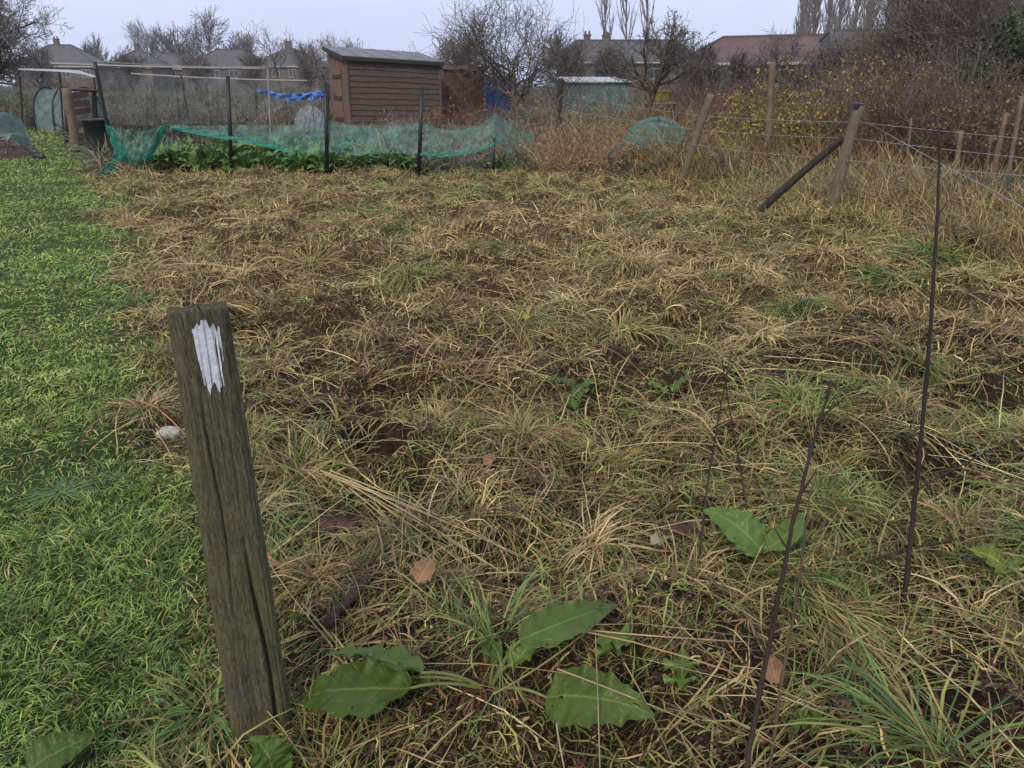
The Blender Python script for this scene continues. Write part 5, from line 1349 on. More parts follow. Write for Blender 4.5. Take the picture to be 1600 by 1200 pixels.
# ------------------------------------------------------------------ left: compost bay, bin, cloche, heap
cb = thing("compost_bay", "rough timber compost bay beside the green path", "compost bay", gp(125, 222, 19.5))
Yc = 18.6
p_ = gp(119, 226, Yc); q_ = A(103, 138, Yc)
mb = MB(); tt = np.linspace(0, 1, 10)[:, None]; mb.tube(p_ * (1 - tt) + q_ * tt, .10, 10, None, True, .07, 3); mb.build("post", M['fencepost'], cb)
pole(gp(150, 218, 19.4), A(146, 140, 19.4), .06, 'brace', "post", cb)
pole(gp(102, 216, 21.0), A(104, 142, 21.0), .05, 'brace', "post", cb)
pole(A(100, 139, 18.7), A(152, 142, 19.4), .035, 'board', "rail", cb)
mb = MB(); rs = np.random.RandomState(8)
for k in range(6):
    z = .18 + k * .21 + rs.normal(0, .02); a_, b2 = gp(113, 220, 18.8), gp(150, 220, 19.5)
    mb.beam(a_ + np.array((0, .04, z)), b2 + np.array((0, .04, z + rs.normal(0, .03))), .025, .14)
mb.build("slat_side", M['redboard'], cb)
tub("compost_bin", "black plastic compost bin between the timber bay and the net corner", "bin", gp(156, 224, 17.6), .27, .78, 'black')
dirt = thing("compost_heap", "heap of dead brown stems by the path at the left edge", "heap", gp(10, 228, 17.5))
u, v = np.meshgrid(np.linspace(-1, 1, 40), np.linspace(-1, 1, 30)); hp = np.clip(1 - u ** 2 - v ** 2, 0, 1) ** .6
c = gp(-24, 228, 17.6)
V = np.stack([c[0] + u * 1.0, c[1] + v * .8, hp * .34 * (.7 + .6 * fbm(u * 4, v * 4, 6)) - .02], -1); mb = MB(); mb.grid(V, (.06, .045, .036)); mb.build("soil", M['twig'], dirt)
rs = np.random.RandomState(3); n = 700
a = rs.uniform(0, 6.28, n); r = np.sqrt(rs.uniform(0, 1, n)); root = np.column_stack([c[0] + r * np.cos(a) * 1.0, c[1] + r * np.sin(a) * .8, .34 * (1 - r ** 2) ** .6])
P = curve_pts(root, rs.uniform(0, 6.28, n), rs.uniform(-.2, .9, n), rs.uniform(.12, .4, n), rs.uniform(.2, 1.4, n), rs.normal(0, .7, n), 4, clamp=.02)
mb = MB(); mb.ribbons(P, rs.uniform(.008, .02, n), pal(rs, n, [(.20, .16, .13), (.11, .08, .065), (.28, .24, .20), (.06, .045, .04)], [1, 1, .6, 1]), roll=rs.uniform(-1.5, 1.5, n)); mb.build("dead_stems", M['straw'], dirt)
lc = thing("net_cloche", "pale green netted cloche behind the brown heap at the left edge", "cloche", gp(5, 215, 19.5))
hoop(gp(-20, 215, 21.0), 1.3, .80, 1.6, 'palepoly', lc, "cover", R(60)); hoop(gp(16, 215, 20.2), .6, .34, .8, 'palepoly', lc, "cover_end", R(60))
tag((lambda mb: (mb.tube([gp(50, 224, 17.0) + np.array((0, 0, .05)), gp(64, 226, 16.8) + np.array((0, 0, .05))], .05, 8), mb.build("drain_pipe", M['black'], None, gp(50, 224, 17.0)))[1])(MB()), "short black pipe lying on the path edge below the brown heap", "pipe")
for k, (px, s) in enumerate([(62, 1.0), (78, .9), (92, 1.1)]):
    bush("kale_plant", ["pale green leafy kale nearest the left cloche", "middle low kale plant in the far left row", "kale plant next to the leaning compost post"][k], "vegetable", atx(px, 175, 31 + .6 * k), .35, .35, .42 * s, 26, 50 + k, [(.15, .17, .10)], [(.10, .165, .085), (.14, .19, .12)], 380, .14, 3, el=(.4, 1.4), asp=.7)

# ------------------------------------------------------------------ behind the fence: netted dome, stakes
dm_t = thing("net_dome", "low dome of blue-green netting behind the fence", "cloche", gp(1015, 238, 15.2))
def dome(c, rx, ry, h, mat, parent, name):
    th, ph = np.meshgrid(np.linspace(0, 2 * math.pi, 49), np.linspace(0, math.pi / 2, 14))
    k = 1 + .12 * (fbm(np.cos(th) * 2 + 4, np.sin(th) * 2 + ph, 9) - .5)
    mb = MB(); mb.grid(np.stack([c[0] + np.cos(th) * np.cos(ph) ** .8 * rx * k, c[1] + np.sin(th) * np.cos(ph) ** .8 * ry * k, c[2] + np.sin(ph) * h * k], -1)); return mb.build(name, M[mat], parent)
dome(gp(1025, 238, 15.4), .74, .9, .88, 'net', dm_t, "netting"); dome(gp(985, 238, 14.9), .62, .5, .48, 'net', dm_t, "netting_skirt")
for k in (0,):
    th = np.linspace(0, math.pi, 18); mb = MB(); pts = np.stack([np.cos(th) * .66, np.full(18, k), np.sin(th) ** .8 * .84], -1) @ rotm(R(12), 'z').T + gp(1022, 238, 15.4); mb.tube(pts, .012, 6); mb.build("hoop", M['black'], dm_t)
for k, (b_, t_, Y, r, lab) in enumerate([((1553, 262), (1572, 176), 10.8, .034, "orange-brown stake standing nearest the right edge behind the wires"), ((1495, 262), (1502, 204), 11.6, .036, "squat greenish stake left of the two orange stakes"), ((1536, 290), (1549, 212), 11.4, .022, "thin stake between the two thicker stakes on the right"), ((1590, 215), (1597, 150), 11.0, .03, "stake cut by the right edge of the view"), ((1420, 250), (1424, 185), 12.5, .02, "thin dark cane in the thicket left of the stakes")]):
    p = A(b_[0], b_[1], Y); p[2] = 0; q = A(t_[0], t_[1], Y); q = p + (q - A(b_[0], b_[1], Y)) + np.array((0, 0, A(b_[0], b_[1], Y)[2]))
    tt = np.linspace(0, 1, 8)[:, None]; mb = MB(); mb.tube(p * (1 - tt) + q * tt, r, 9, None, True, .06, k)
    tag(mb.build("wooden_stake", M['door'] if k in (0, 2) else M['fencepost'], None, p), lab, "stake")
# ------------------------------------------------------------------ houses beyond the allotments
def house(label, c, w, dpt, eave, ridge, rl, rz=0.0, wall='brick', roof='slate', chim=(), wins=(), name="house", off=0.0, gable=None, porch=False, fascia='white'):
    """rl: length of the ridge (w for a plain gable roof). wins: (x, z, width, height) on the front"""
    t_ = thing(name, label, "house", c); c = np.array(c, float)
    Rm = rotm(rz, 'z')
    def W(x, y, z): return Rm @ np.array((x, y, z)) + c
    hw, hd = w / 2, dpt / 2
    mb = MB()
    v = [W(x, y, z) for z in (0, eave) for x, y in ((-hw, -hd), (hw, -hd), (hw, hd), (-hw, hd))]
    f = [np.array([[0, 1, 5, 4], [1, 2, 6, 5], [2, 3, 7, 6], [3, 0, 4, 7]])]
    mb.add(v, f)
    for sgn in (-1, 1):
        if abs(off + sgn * rl / 2) >= hw - .02:
            mb.add([W(sgn * hw, -hd, eave), W(sgn * hw, hd, eave), W(sgn * hw, 0, ridge - .12)], [np.array([[0, 1, 2]])])
    mb.build("wall", M[wall], t_)
    mb = MB(); o = .38; e = eave - .08
    a = [W(-hw - o, -hd - o, e), W(hw + o, -hd - o, e), W(hw + o, hd + o, e), W(-hw - o, hd + o, e)]
    gl, gr_ = off - rl / 2 <= -hw + .05, off + rl / 2 >= hw - .05
    r0, r1 = W(off - rl / 2 - (o if gl else 0), 0, ridge), W(off + rl / 2 + (o if gr_ else 0), 0, ridge)
    dn = np.array((0, 0, -.14))
    vs = a + [r0, r1] + [q + dn for q in a] + [r0 + dn, r1 + dn]
    mb.add(vs, [np.array([[0, 1, 5, 4], [2, 3, 4, 5], [6 + 1, 6 + 0, 6 + 4, 6 + 5], [6 + 3, 6 + 2, 6 + 5, 6 + 4], [0, 6, 7, 1], [2, 8, 9, 3], [1, 7, 8, 2], [3, 9, 6, 0]]), np.array([[1, 2, 5], [3, 0, 4], [8, 7, 11], [6, 9, 10]])])
    rf = mb.build("roof", M[roof], t_)
    mb = MB(); mb.beam(r0 + np.array((0, 0, .03)), r1 + np.array((0, 0, .03)), .26, .16)
    if rl < w - .05:
        for p, q in ((a[0], r0), (a[3], r0), (a[1], r1), (a[2], r1)): mb.beam(p + np.array((0, 0, .05)), q + np.array((0, 0, .03)), .24, .12)
    mb.build("ridge_tile", M[roof], rf)
    mb = MB(); mb.beam(a[0] + np.array((0, -.03, -.16)), a[1] + np.array((0, -.03, -.16)), .10, .20); mb.build("gutter", M[fascia], t_)
    for (x, y, hgt, cw) in chim:
        mb = MB(); base = ridge - .9 - abs(y) * .5
        mb.box(W(x, y, (base + ridge + hgt) / 2), (cw, .6, ridge + hgt - base), rz); mb.box(W(x, y, ridge + hgt + .06), (cw + .16, .76, .12), rz)
        ch = mb.build("chimney", M['brick'], rf)
        for k, dx in enumerate((-.28, .28)):
            mb = MB(); p = W(x + dx * cw, y, ridge + hgt + .122); mb.tube([p, p + np.array((0, 0, .2)), p + np.array((0, 0, .42))], [.15, .12, .14], 10); mb.build("chimney_pot", M['redtile'], ch)
    for (x, z, ww, wh) in wins:
        mb = MB(); y = -hd - .04
        for p, q, s in (((x - ww / 2, z), (x + ww / 2, z), .09), ((x - ww / 2, z + wh), (x + ww / 2, z + wh), .09)):
            mb.beam(W(p[0] - .045, y, p[1]), W(q[0] + .045, y, q[1]), .08, s)
        for xx in np.linspace(x - ww / 2, x + ww / 2, 3 if ww < 2 else 4): mb.beam(W(xx, y, z + .045), W(xx, y, z + wh - .045), .07, .07, None, (0, 1, 0))
        wf = mb.build("window", M['white'], t_)
        mb = MB(); mb.add([W(x - ww / 2, -hd - .012, z), W(x + ww / 2, -hd - .012, z), W(x + ww / 2, -hd - .012, z + wh), W(x - ww / 2, -hd - .012, z + wh)], [np.array([[0, 1, 2, 3]])]); mb.build("pane", M['glass'], wf)
    if gable:                                  # white barge boards on the end facing the plot
        for sx in (1,):
            p, q, s = W(sx * (hw + o + .02), -hd - o, e), W(sx * (hw + o + .02), 0, ridge), W(sx * (hw + o + .02), hd + o, e)
            mb = MB(); mb.beam(p, q, .05, .30); mb.beam(q, s, .05, .30); mb.build("barge_board", M['white'], rf)
    return t_
def hz(py, Y): return A(800, py, Y)[2]
def hx(px, py, Y): return A(px, py, Y)[0]
def HC(px, Y): return np.array((A(px, 110, Y)[0], Y, 0.0))
def row(n, w, z, ww, wh): return [((k + .5) / n * w - w / 2, z, ww, wh) for k in range(n)]
house("hip roofed house with a chimney behind the canopy, farthest left", HC(102, 165), 15.5, 9, 4.7, hz(70, 165), 4.0, R(6), chim=[(-.6, 0, 1.0, 1.0)], wins=row(4, 15, 2.6, 1.5, 1.3))
house("house whose narrow roof ends in a lone chimney between two bare trees", HC(220, 175), 9.5, 9, 4.7, hz(78, 175), 1.2, R(-4), chim=[(0, 0, .9, .9)], wins=row(2, 9, 2.7, 1.5, 1.3))
house("low hip roofed house half hidden left of the broad grey roof", HC(278, 185), 11.5, 8, 4.6, hz(83, 185), 5.0, R(4), wins=row(3, 11, 2.7, 1.4, 1.3))
house("broad grey hip roofed house without a chimney left of the shed", HC(362, 170), 16.0, 10, 4.65, hz(77, 170), 4.8, R(2), wins=row(4, 15, 2.6, 1.8, 1.3), fascia='white')
house("brick house with a pyramid roof and a central chimney beside the shed", HC(456, 165), 13.2, 10, 4.7, hz(75, 165), 1.0, R(-2), chim=[(-.2, 0, 1.15, 1.3)], wins=row(4, 13, 2.6, 1.3, 1.4), roof='slate')
house("brown tiled house with two chimney stacks behind the fruit trees", HC(975, 110), 17.5, 9, hz(96, 110), hz(63, 110), 13.0, R(-3), roof='slate', chim=[(-5.0, 0, .6, .9), (-2.6, 0, .5, .9)], wins=row(5, 17, 2.0, 1.5, 1.2))
house("white gabled house end showing between the fruit tree and the brown roof", HC(1064, 118), 4.0, 7, hz(100, 118), hz(84, 118), 1.2, R(0), wall='render', roof='slate', wins=[(0, 2.0, 1.2, 1.0)])
house("red-brown tiled house with a brick gable and white barge boards", HC(1178, 70), 10.4, 6.5, hz(96, 70), hz(57, 70), 8.0, R(-26), off=1.2, roof='redtile', gable=True, wins=row(3, 9, 1.4, 1.4, 1.1))
house("long dark grey roofed hall behind the thicket, below the poplars", HC(1408, 66), 13.6, 8, hz(108, 66), hz(48, 66), 12.2, R(2), roof='slate', wins=row(4, 13, 1.3, 1.4, 1.0))
house("dark roofed building behind the evergreen bush at the right edge", HC(1590, 80), 12, 8, hz(105, 80), hz(52, 80), 9, R(-4), roof='slate', wins=row(3, 11, 1.3, 1.4, 1.0))

# ------------------------------------------------------------------ trees
GB = (.085, .075, .07)
tree("bare_tree", "dense bare tree filling the top left corner", "tree", gp(-22, 190, 27), 3.0, .18, 3, (.30, .26, .235), nseg=(5, 6, 4, 4, 3), kids=(3.2, 2.2, 1.8, 1.1), lev=4, ang=(30, 75), ratio=(.50, .80), wig=.17, trop=.05, first=1, twig=.012, leafcol=[(.32, .27, .235), (.38, .33, .29)], leaf_n=8000, leaf_s=.065)
tree("fruit_tree", "spreading bare fruit tree right of the red-brown shed", "tree", atx(800, 180, 28), 1.9, .13, 14, (.125, .098, .082), (.075, .06, .052), nseg=(5, 6, 5, 4, 3), kids=(2.3, 1.5, 1.2, .7), lev=4, ang=(30, 80), ratio=(.75, 1.15), wig=.19, trop=.09, first=1, twig=.011, leafcol=[(.12, .085, .045), (.08, .06, .04), (.11, .11, .05)], leaf_n=800, leaf_s=.06)
tree("fruit_tree", "small dark fruit tree with a forked trunk behind the net dome", "tree", atx(1000, 190, 24), 2.25, .11, 23, (.125, .105, .088), (.055, .046, .040), nseg=(7, 6, 4, 4, 3), kids=(2.3, 1.6, 1.3, .8), lev=4, ang=(25, 70), ratio=(.48, .72), wig=.16, trop=.10, first=3, twig=.010, lean=(.16, 0), leafcol=[(.06, .075, .035), (.085, .08, .05)], leaf_n=1100, leaf_s=.06)
tree("bare_tree", "open crowned pale bare tree behind the shed's left end", "tree", HC(512, 62) , 2.6, .14, 31, (.19, .165, .14), nseg=(6, 6, 5, 4, 3), kids=(1.8, 1.3, 1.1, .7), lev=4, ang=(30, 65), ratio=(.6, .9), wig=.2, trop=.10, first=2, twig=.020)
tree("bare_tree", "wide pale bare tree behind the chimney of the pyramid roof", "tree", HC(436, 120), 5.0, .2, 37, (.20, .175, .15), nseg=(6, 6, 5, 4, 3), kids=(1.8, 1.3, 1.0, .6), lev=3, ang=(30, 65), ratio=(.6, .9), wig=.18, trop=.06, first=2, twig=.045)
for k, (px, H, sd, w, lab) in enumerate([(330, 9.0, 41, .06, "round bare tree standing tallest behind the grey hip roofs"), (275, 7.4, 42, .06, "bushy bare tree behind the low hip roof"), (378, 6.8, 43, .06, "bare tree to the right of the tallest round one"), (240, 7.4, 44, .04, "thin upright bare tree right of the lone chimney"), (150, 5.6, 45, .05, "small bare tree between the two left chimneys")]):
    tree("bare_tree", lab, "tree", HC(px, 200), H, .22, sd, (.165, .145, .135), nseg=(6, 6, 5, 4, 3), kids=(2.4, 1.7, 1.4, .8), lev=3, ang=(20, 65) if k < 3 else (12, 35), ratio=(.6, .9), wig=.12, trop=.08, first=2, twig=w * 1.3, leafcol=[(.17, .15, .14)], leaf_n=1500 if k < 3 else 250, leaf_s=.34)
def poplar(name, label, c, H, seed, col=(.20, .175, .165), group=None):
    return tree(name, label, "tree", c, H, .26, seed, col, (.13, .115, .105), nseg=(14, 8, 5, 3), kids=(3.6, 1.8, .9), lev=3, ang=(12, 28), ratio=(.20, .38), wig=.05, trop=.12, first=2, twig=.042, group=group)
for k, (px, Y, H, lab) in enumerate([(1240, 150, 15, "poplar above the brick gable, leftmost of the row on the right"), (1266, 150, 18, "second poplar from the brick gable"), (1292, 148, 19, "poplar rising at the left end of the long grey roof"), (1326, 150, 19, "poplar above the middle of the long grey roof, just right of the roof's left end"), (1352, 152, 18, "poplar standing close on the left of the leaning pair above the long roof"), (1384, 150, 18.5, "last dense poplar before the brown scrub tree"), (1440, 160, 16.5, "poplar half merged with the brown scrub tree"), (1254, 170, 17, "faint poplar set back between the first two of the right-hand row"), (1309, 172, 20, "set-back poplar between the second and third stems over the long grey roof"), (1339, 175, 21, "set-back poplar over the middle of the long grey roof"), (1404, 170, 19, "set-back poplar at the left edge of the brown scrub tree"), (1420, 160, 17.5, "poplar just inside the left of the brown scrub tree's crown"), (1573, 165, 14.5, "lone faint poplar near the right edge")]):
    poplar("poplar", lab, HC(px, Y), H, 60 + k, group="bare poplars on the skyline")
for k, (px, H, lab) in enumerate([(952, 16.5, "slim bare poplar leftmost behind the dark fruit tree"), (981, 18, "middle slim poplar behind the dark fruit tree"), (1008, 17, "slim poplar just over the dark fruit tree's crown")]):
    tree("poplar", lab, "tree", HC(px, 140), H, .2, 80 + k, (.16, .14, .13), (.12, .105, .098), nseg=(11, 6, 4, 3), kids=(2.2, 1.2, .7), lev=3, ang=(12, 30), ratio=(.22, .40), wig=.05, trop=.15, first=3, twig=.04, group="bare poplars on the skyline")
for k, (px, Y, H, sd, lab) in enumerate([(1480, 34, 2.5, 91, "brown bare scrub tree rising highest over the thicket"), (1415, 36, 1.6, 92, "bare scrub tree left of the highest one over the thicket"), (1540, 38, 2.1, 93, "bare scrub tree between the highest one and the evergreen bush")]):
    tree("scrub_tree", lab, "tree", HC(px, Y), H, .10, sd, (.175, .14, .115), nseg=(4, 6, 5, 4, 3), kids=(2.7, 1.6, 1.3, .8), lev=4, ang=(20, 60), ratio=(.8, 1.25), wig=.14, trop=.10, first=0, twig=.016, leafcol=[(.20, .155, .11), (.15, .12, .095)], leaf_n=3500, leaf_s=.08)
tree("bare_tree", "small twisted bare tree against the red-brown roof", "tree", HC(1205, 45), 2.0, .1, 95, (.085, .075, .07), nseg=(5, 5, 5, 4, 3), kids=(2.2, 1.6, 1.2, .8), lev=4, ang=(30, 75), ratio=(.6, .95), wig=.22, trop=.06, first=1, twig=.014)
for k, (px, h, lab) in enumerate([(600, 3.5, "thicket of long upright bare shoots over the shed's roof, left clump"), (635, 3.4, "middle clump of upright bare shoots over the shed's roof"), (672, 3.0, "shorter clump of upright shoots over the shed roof's right end")]):
    bush("willow_stool", lab, "shrub", HC(px, 44), .9, .7, h, 90, 100 + k, [(.17, .145, .125), (.12, .10, .09)], None, 0, tw=4, sw=.030, el=(1.15, 1.55), droop=(-.1, .3), twl=.9, ww=.018, tall=(.6, 1.15))
# bands of garden shrubs and hedges before the houses
hedges = [(60, 48, 5.0, 1.2, 2.0, (.085, .072, .062), "long brown bare hedge along the far left gardens"), (210, 60, 6.0, 1.4, 2.0, (.10, .085, .05), "olive-brown hedge behind the bean frame"), (360, 66, 6.5, 1.2, 1.7, (.085, .07, .06), "dark bare hedge in front of the broad hip roofed house"), (560, 75, 8, 1.3, 2.3, (.075, .062, .055), "dark hedge behind the overlap-board shed"), (840, 52, 4.5, 1.2, 2.2, (.075, .058, .05), "dark bare hedge behind the spreading fruit tree"), (1010, 56, 5.0, 1.2, 1.9, (.08, .06, .052), "dark hedge below the two chimney stacks"), (1130, 42, 3.2, 1.0, 2.3, (.075, .052, .045), "brown hedge in front of the red-brown tiled house"), (1330, 46, 5.0, 1.2, 3.0, (.080, .062, .055), "tall dark bare hedge in front of the long grey roof"), (1560, 44, 5.0, 1.2, 3.0, (.070, .060, .055), "dark hedge behind the evergreen bush")]
for k, (px, Y, rx, ry, h, c_, lab) in enumerate(hedges):
    bush("hedge", lab, "hedge", HC(px, Y), rx, ry, h, 240, 120 + k, [c_, tuple(v * 1.35 for v in c_)], [c_, (.07, .085, .045)], 1400, .10, tw=6, sw=.026, el=(1.0, 1.55), droop=(0, .6), twl=.8, ww=.016)
# middle-distance allotment growth, each clump its own plant
rs = np.random.RandomState(77)
mid = [(30, 30, 1.6, 1.2, 'b', "brown dead raspberry canes under the top left tree"), (180, 26, 1.2, .9, 'g', "dull green bush behind the compost bin"), (232, 21, 1.3, 1.7, 'b', "tangled brown plants inside the bean frame's left half"), (300, 21, 1.3, 1.5, 'g', "grey-green growth behind the frame's middle upright"), (372, 21, 1.3, 1.6, 't', "brown stalks behind the second dark net post"), (440, 22.5, 1.2, 1.2, 'r', "reddish brown dead stalks below the blue tarpaulin"), (330, 30, 2.0, 1.3, 'b', "mixed brown bush far behind the bean frame"), (470, 30, 1.5, 1.4, 'b', "bare brown bush behind the tarpaulin"), (640, 24, .8, .9, 't', "thin dead weeds standing against the shed's boards"), (730, 24, .8, 1.35, 'r', "tall rusty climbing stems in front of the red-brown shed"), (790, 22, .9, 1.0, 'b', "brown weeds in front of the blue locker"), (840, 24, 1.2, 1.1, 'b', "dead brown growth under the spreading fruit tree"), (910, 24, 1.3, 1.7, 't', "tall tan weeds before the pale greenhouse's left end"), (960, 23, 1.2, 1.3, 'y', "yellowish green weeds at the foot of the dark fruit tree"), (1040, 26, 1.0, 1.0, 'r', "rusty stalks behind the net dome")]
kinds = {'b': ([(.10, .075, .06), (.14, .11, .085)], [(.12, .095, .06), (.09, .10, .055)]), 'g': ([(.09, .085, .06)], [(.075, .11, .065), (.10, .12, .085)]), 't': ([(.21, .165, .11), (.15, .11, .08)], [(.20, .17, .10)]), 'r': ([(.15, .075, .045), (.11, .06, .045)], [(.17, .085, .05), (.20, .12, .06)]), 'y': ([(.13, .12, .06)], [(.16, .18, .06), (.10, .14, .05)])}
for k, (px, Y, rx, h, kd, lab) in enumerate(mid):
    s_, l_ = kinds[kd]
    bush("weed_clump", lab, "plant", atx(px, 190, Y), rx, .7, h, 190, 150 + k, s_, l_, 900, .075, tw=5, sw=.012, twl=.5, ww=.009)

# ------------------------------------------------------------------ thicket behind the right-hand fence
def TH(px, Y): return np.array((A(px, 250, Y)[0], Y, 0.0))
thick = [
    ("cane_clump", "rust-brown raspberry canes left of the leaning fence post", 1075, 17.5, 1.0, .8, 1.75, 220, [(.17, .088, .055), (.12, .062, .042)], [(.19, .11, .065)], 800, .05),
    ("cane_clump", "rust-brown canes between the leaning post and the yellow bush", 1150, 16.5, .8, .8, 1.95, 220, [(.18, .092, .056), (.11, .06, .042)], [(.20, .12, .065), (.30, .25, .06)], 900, .05),
    ("yellow_shrub", "yellow-leaved shrub around the tall timber stake", 1195, 15.0, .45, .5, 1.75, 110, [(.14, .11, .05)], [(.30, .25, .05), (.22, .18, .05), (.36, .29, .07)], 2300, .065),
    ("yellow_shrub", "broad golden-leaved shrub left of the dark-topped fence post", 1275, 15.0, 1.0, .7, 2.25, 200, [(.14, .10, .05)], [(.26, .195, .050), (.18, .130, .048), (.31, .235, .055), (.11, .105, .045), (.16, .10, .045)], 6500, .062),
    ("yellow_shrub", "low yellow-green sprays behind the leaning fence post", 1160, 14.2, .5, .4, 1.05, 90, [(.14, .11, .05)], [(.30, .29, .06), (.15, .19, .05)], 1400, .058),
    ("bare_shrub", "dense brown bare shrub behind the dark-topped fence post", 1375, 14.5, .9, .8, 2.3, 380, [(.105, .068, .050), (.145, .10, .076)], [(.19, .15, .095), (.11, .085, .06)], 2200, .048),
    ("bare_shrub", "purplish brown bare shrub in the middle of the right thicket", 1455, 14.0, .9, .8, 2.35, 400, [(.098, .066, .053), (.135, .098, .08)], [(.17, .13, .095), (.11, .08, .062)], 2200, .048),
    ("bare_shrub", "brown bare shrub with a few yellow leaves behind the stakes", 1530, 13.0, .85, .7, 2.0, 360, [(.105, .074, .054), (.14, .10, .072)], [(.32, .22, .06), (.22, .14, .075)], 1500, .052),
    ("bare_shrub", "rusty bare shrub cut by the right edge behind the stakes", 1600, 12.0, .9, .7, 1.8, 360, [(.118, .082, .058), (.085, .06, .046)], [(.26, .17, .06), (.17, .12, .07)], 1500, .058),
    ("bare_shrub", "far brown shrub left of the evergreen bush", 1470, 20.0, 1.3, .9, 2.9, 340, [(.115, .085, .067), (.15, .115, .09)], [(.18, .145, .10)], 1300, .055),
    ("bare_shrub", "far brown shrub over the golden-leaved shrub", 1330, 21.0, 1.3, .9, 2.4, 340, [(.105, .08, .063), (.14, .105, .08)], [(.23, .18, .09)], 1300, .055),
    ("bramble_bush", "dark bramble mound left of the leaning fence post's foot", 1010, 13.6, .75, .45, .62, 140, [(.075, .052, .045), (.12, .095, .075)], [(.060, .070, .045), (.085, .085, .062), (.05, .055, .042)], 1500, .060),
    ("bramble_bush", "grey-green bramble mound between the two fence posts", 1180, 12.3, .95, .5, .62, 170, [(.085, .065, .055), (.16, .13, .10)], [(.070, .080, .052), (.10, .105, .075)], 1700, .058),
    ("bramble_bush", "grey weedy bramble behind the fence's slanting brace", 1255, 11.2, .7, .45, .62, 130, [(.15, .125, .095), (.09, .075, .06)], [(.095, .10, .07), (.15, .14, .09)], 900, .050),
    ("dead_weeds", "tall rusty dead weeds left of the bramble mounds", 905, 14.4, 1.2, .6, 1.2, 680, [(.24, .15, .08), (.34, .235, .13), (.17, .10, .06)], [(.26, .165, .085)], 1500, .05),
    ("dead_weeds", "grey-brown dead weeds beside the far dark fence post", 850, 16.2, 1.1, .6, 1.5, 520, [(.20, .15, .11), (.27, .20, .13), (.15, .105, .08)], [(.21, .16, .10)], 1500, .05),
    ("dead_weeds", "tan dead weeds behind the rusty ones, left of the net dome", 945, 17.0, .9, .6, 1.25, 320, [(.25, .20, .12), (.18, .135, .09)], [(.22, .20, .09)], 1200, .05),
    ("dead_weeds", "pale dead umbels and stems right of the dark-topped fence post", 1420, 9.4, .9, .5, .80, 420, [(.30, .24, .15), (.17, .125, .085), (.13, .10, .075)], [(.13, .14, .06)], 400, .04),
    ("dead_weeds", "pale grassy weeds packed round the foot of the dark-topped post", 1265, 10.2, .9, .4, .62, 360, [(.30, .24, .13), (.22, .19, .09), (.17, .13, .09)], [(.17, .18, .07)], 500, .045),
    ("dead_weeds", "brown dead weeds below the crumpled netting", 1520, 8.2, .8, .45, .65, 340, [(.20, .14, .095), (.28, .21, .13), (.10, .07, .05)], [(.11, .12, .055)], 360, .04),
    ("dead_weeds", "brown dead weeds at the right edge below the wires", 1590, 7.2, .6, .45, .62, 260, [(.19, .135, .09), (.26, .20, .13)], [(.10, .12, .05)], 300, .04),
]
for k, (nm, lab, px, Y, rx, ry, h, n, st, lf, ln, ls) in enumerate(thick):
    low_ = nm in ("bramble_bush", "dead_weeds")
    bush(nm, lab, "plant" if nm in ("dead_weeds", "cane_clump") else "shrub", TH(px, Y), rx, ry, h, n, 200 + k, st, lf, ln, ls, tw=7 if not low_ else 4, sw=.010 if not low_ else .007, el=(1.05, 1.55) if not low_ else (.5, 1.5), droop=(0, .55) if not low_ else (.2, 1.8), twl=.42 if not low_ else .25, ww=.0065 if not low_ else .005)
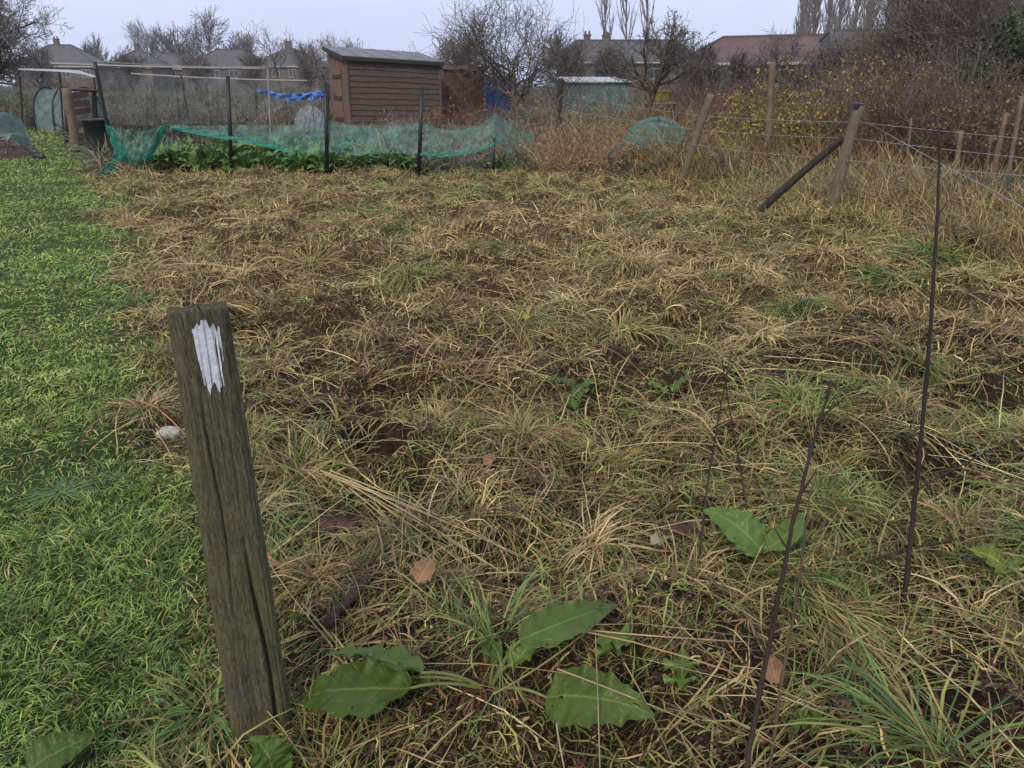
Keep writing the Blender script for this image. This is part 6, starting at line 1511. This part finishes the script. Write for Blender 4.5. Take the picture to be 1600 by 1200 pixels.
# the evergreen at the right edge: clumps of dark leaves on limbs
tree("evergreen_bush", "dark evergreen bush at the right edge over the stakes", "shrub", TH(1600, 15.0), 1.5, .09, 131, (.05, .045, .035), nseg=(4, 5, 4, 3, 3), kids=(3.5, 2.0, 1.7, 1.2), lev=4, ang=(25, 80), ratio=(.6, .85), wig=.16, trop=.05, first=0, twig=.010, leafcol=[(.028, .058, .022), (.040, .075, .028), (.020, .042, .018), (.055, .085, .035)], leaf_n=9000, leaf_s=.10)

# screen trees: bare garden trees between the allotments and the houses
for k, (px, Y, H, sd, lab) in enumerate([(62, 80, 2.6, 301, "bare tree in front of the leftmost house's wall"), (200, 95, 2.6, 302, "bare garden tree below the lone chimney"), (300, 100, 2.8, 303, "bare garden tree below the low hip roof"), (395, 95, 2.7, 304, "bare garden tree under the broad grey roof's right end"), (480, 90, 2.9, 305, "bare garden tree against the pyramid roofed house"), (705, 60, 2.4, 306, "bare tree over the red-brown shed's roof"), (890, 70, 2.7, 307, "bare garden tree at the left end of the two-stack house"), (960, 72, 2.3, 308, "bare garden tree under the two chimney stacks"), (1095, 55, 1.9, 309, "bare bushy tree at the left corner of the red-brown house"), (1165, 52, 1.6, 310, "low bare tree across the red-brown house's windows"), (1290, 52, 2.0, 311, "bare tree in front of the white barge boards"), (1345, 50, 2.1, 312, "bare tree against the left of the long grey roof")]):
    tree("garden_tree", lab, "tree", HC(px, Y), H, .11, sd, (.135, .115, .105), (.09, .078, .07), nseg=(4, 6, 5, 4, 3), kids=(2.8, 1.7, 1.3, .7), lev=4 if Y < 75 else 3, ang=(22, 65), ratio=(.6, .95), wig=.15, trop=.09, first=0, twig=.018 + Y * .00022, leafcol=[(.15, .125, .10), (.12, .10, .085)], leaf_n=900, leaf_s=.11)
# ------------------------------------------------------------------ damp winter air
hb = MB(); hb.box((0, 60, 14), (840, 760, 31.6)); hz_o = hb.build("haze", None)
hm = bpy.data.materials.new("damp_air"); hm.use_nodes = True; ht = hm.node_tree; ht.nodes.clear()
ho = ht.nodes.new("ShaderNodeOutputMaterial"); hv = ht.nodes.new("ShaderNodeVolumePrincipled")
hv.inputs["Color"].default_value = (0.82, 0.85, 0.95, 1); hv.inputs["Density"].default_value = HAZE; hv.inputs["Anisotropy"].default_value = 0.2
ht.links.new(hv.outputs[0], ho.inputs["Volume"]); hz_o.data.materials.append(hm); kind(hz_o, "stuff")
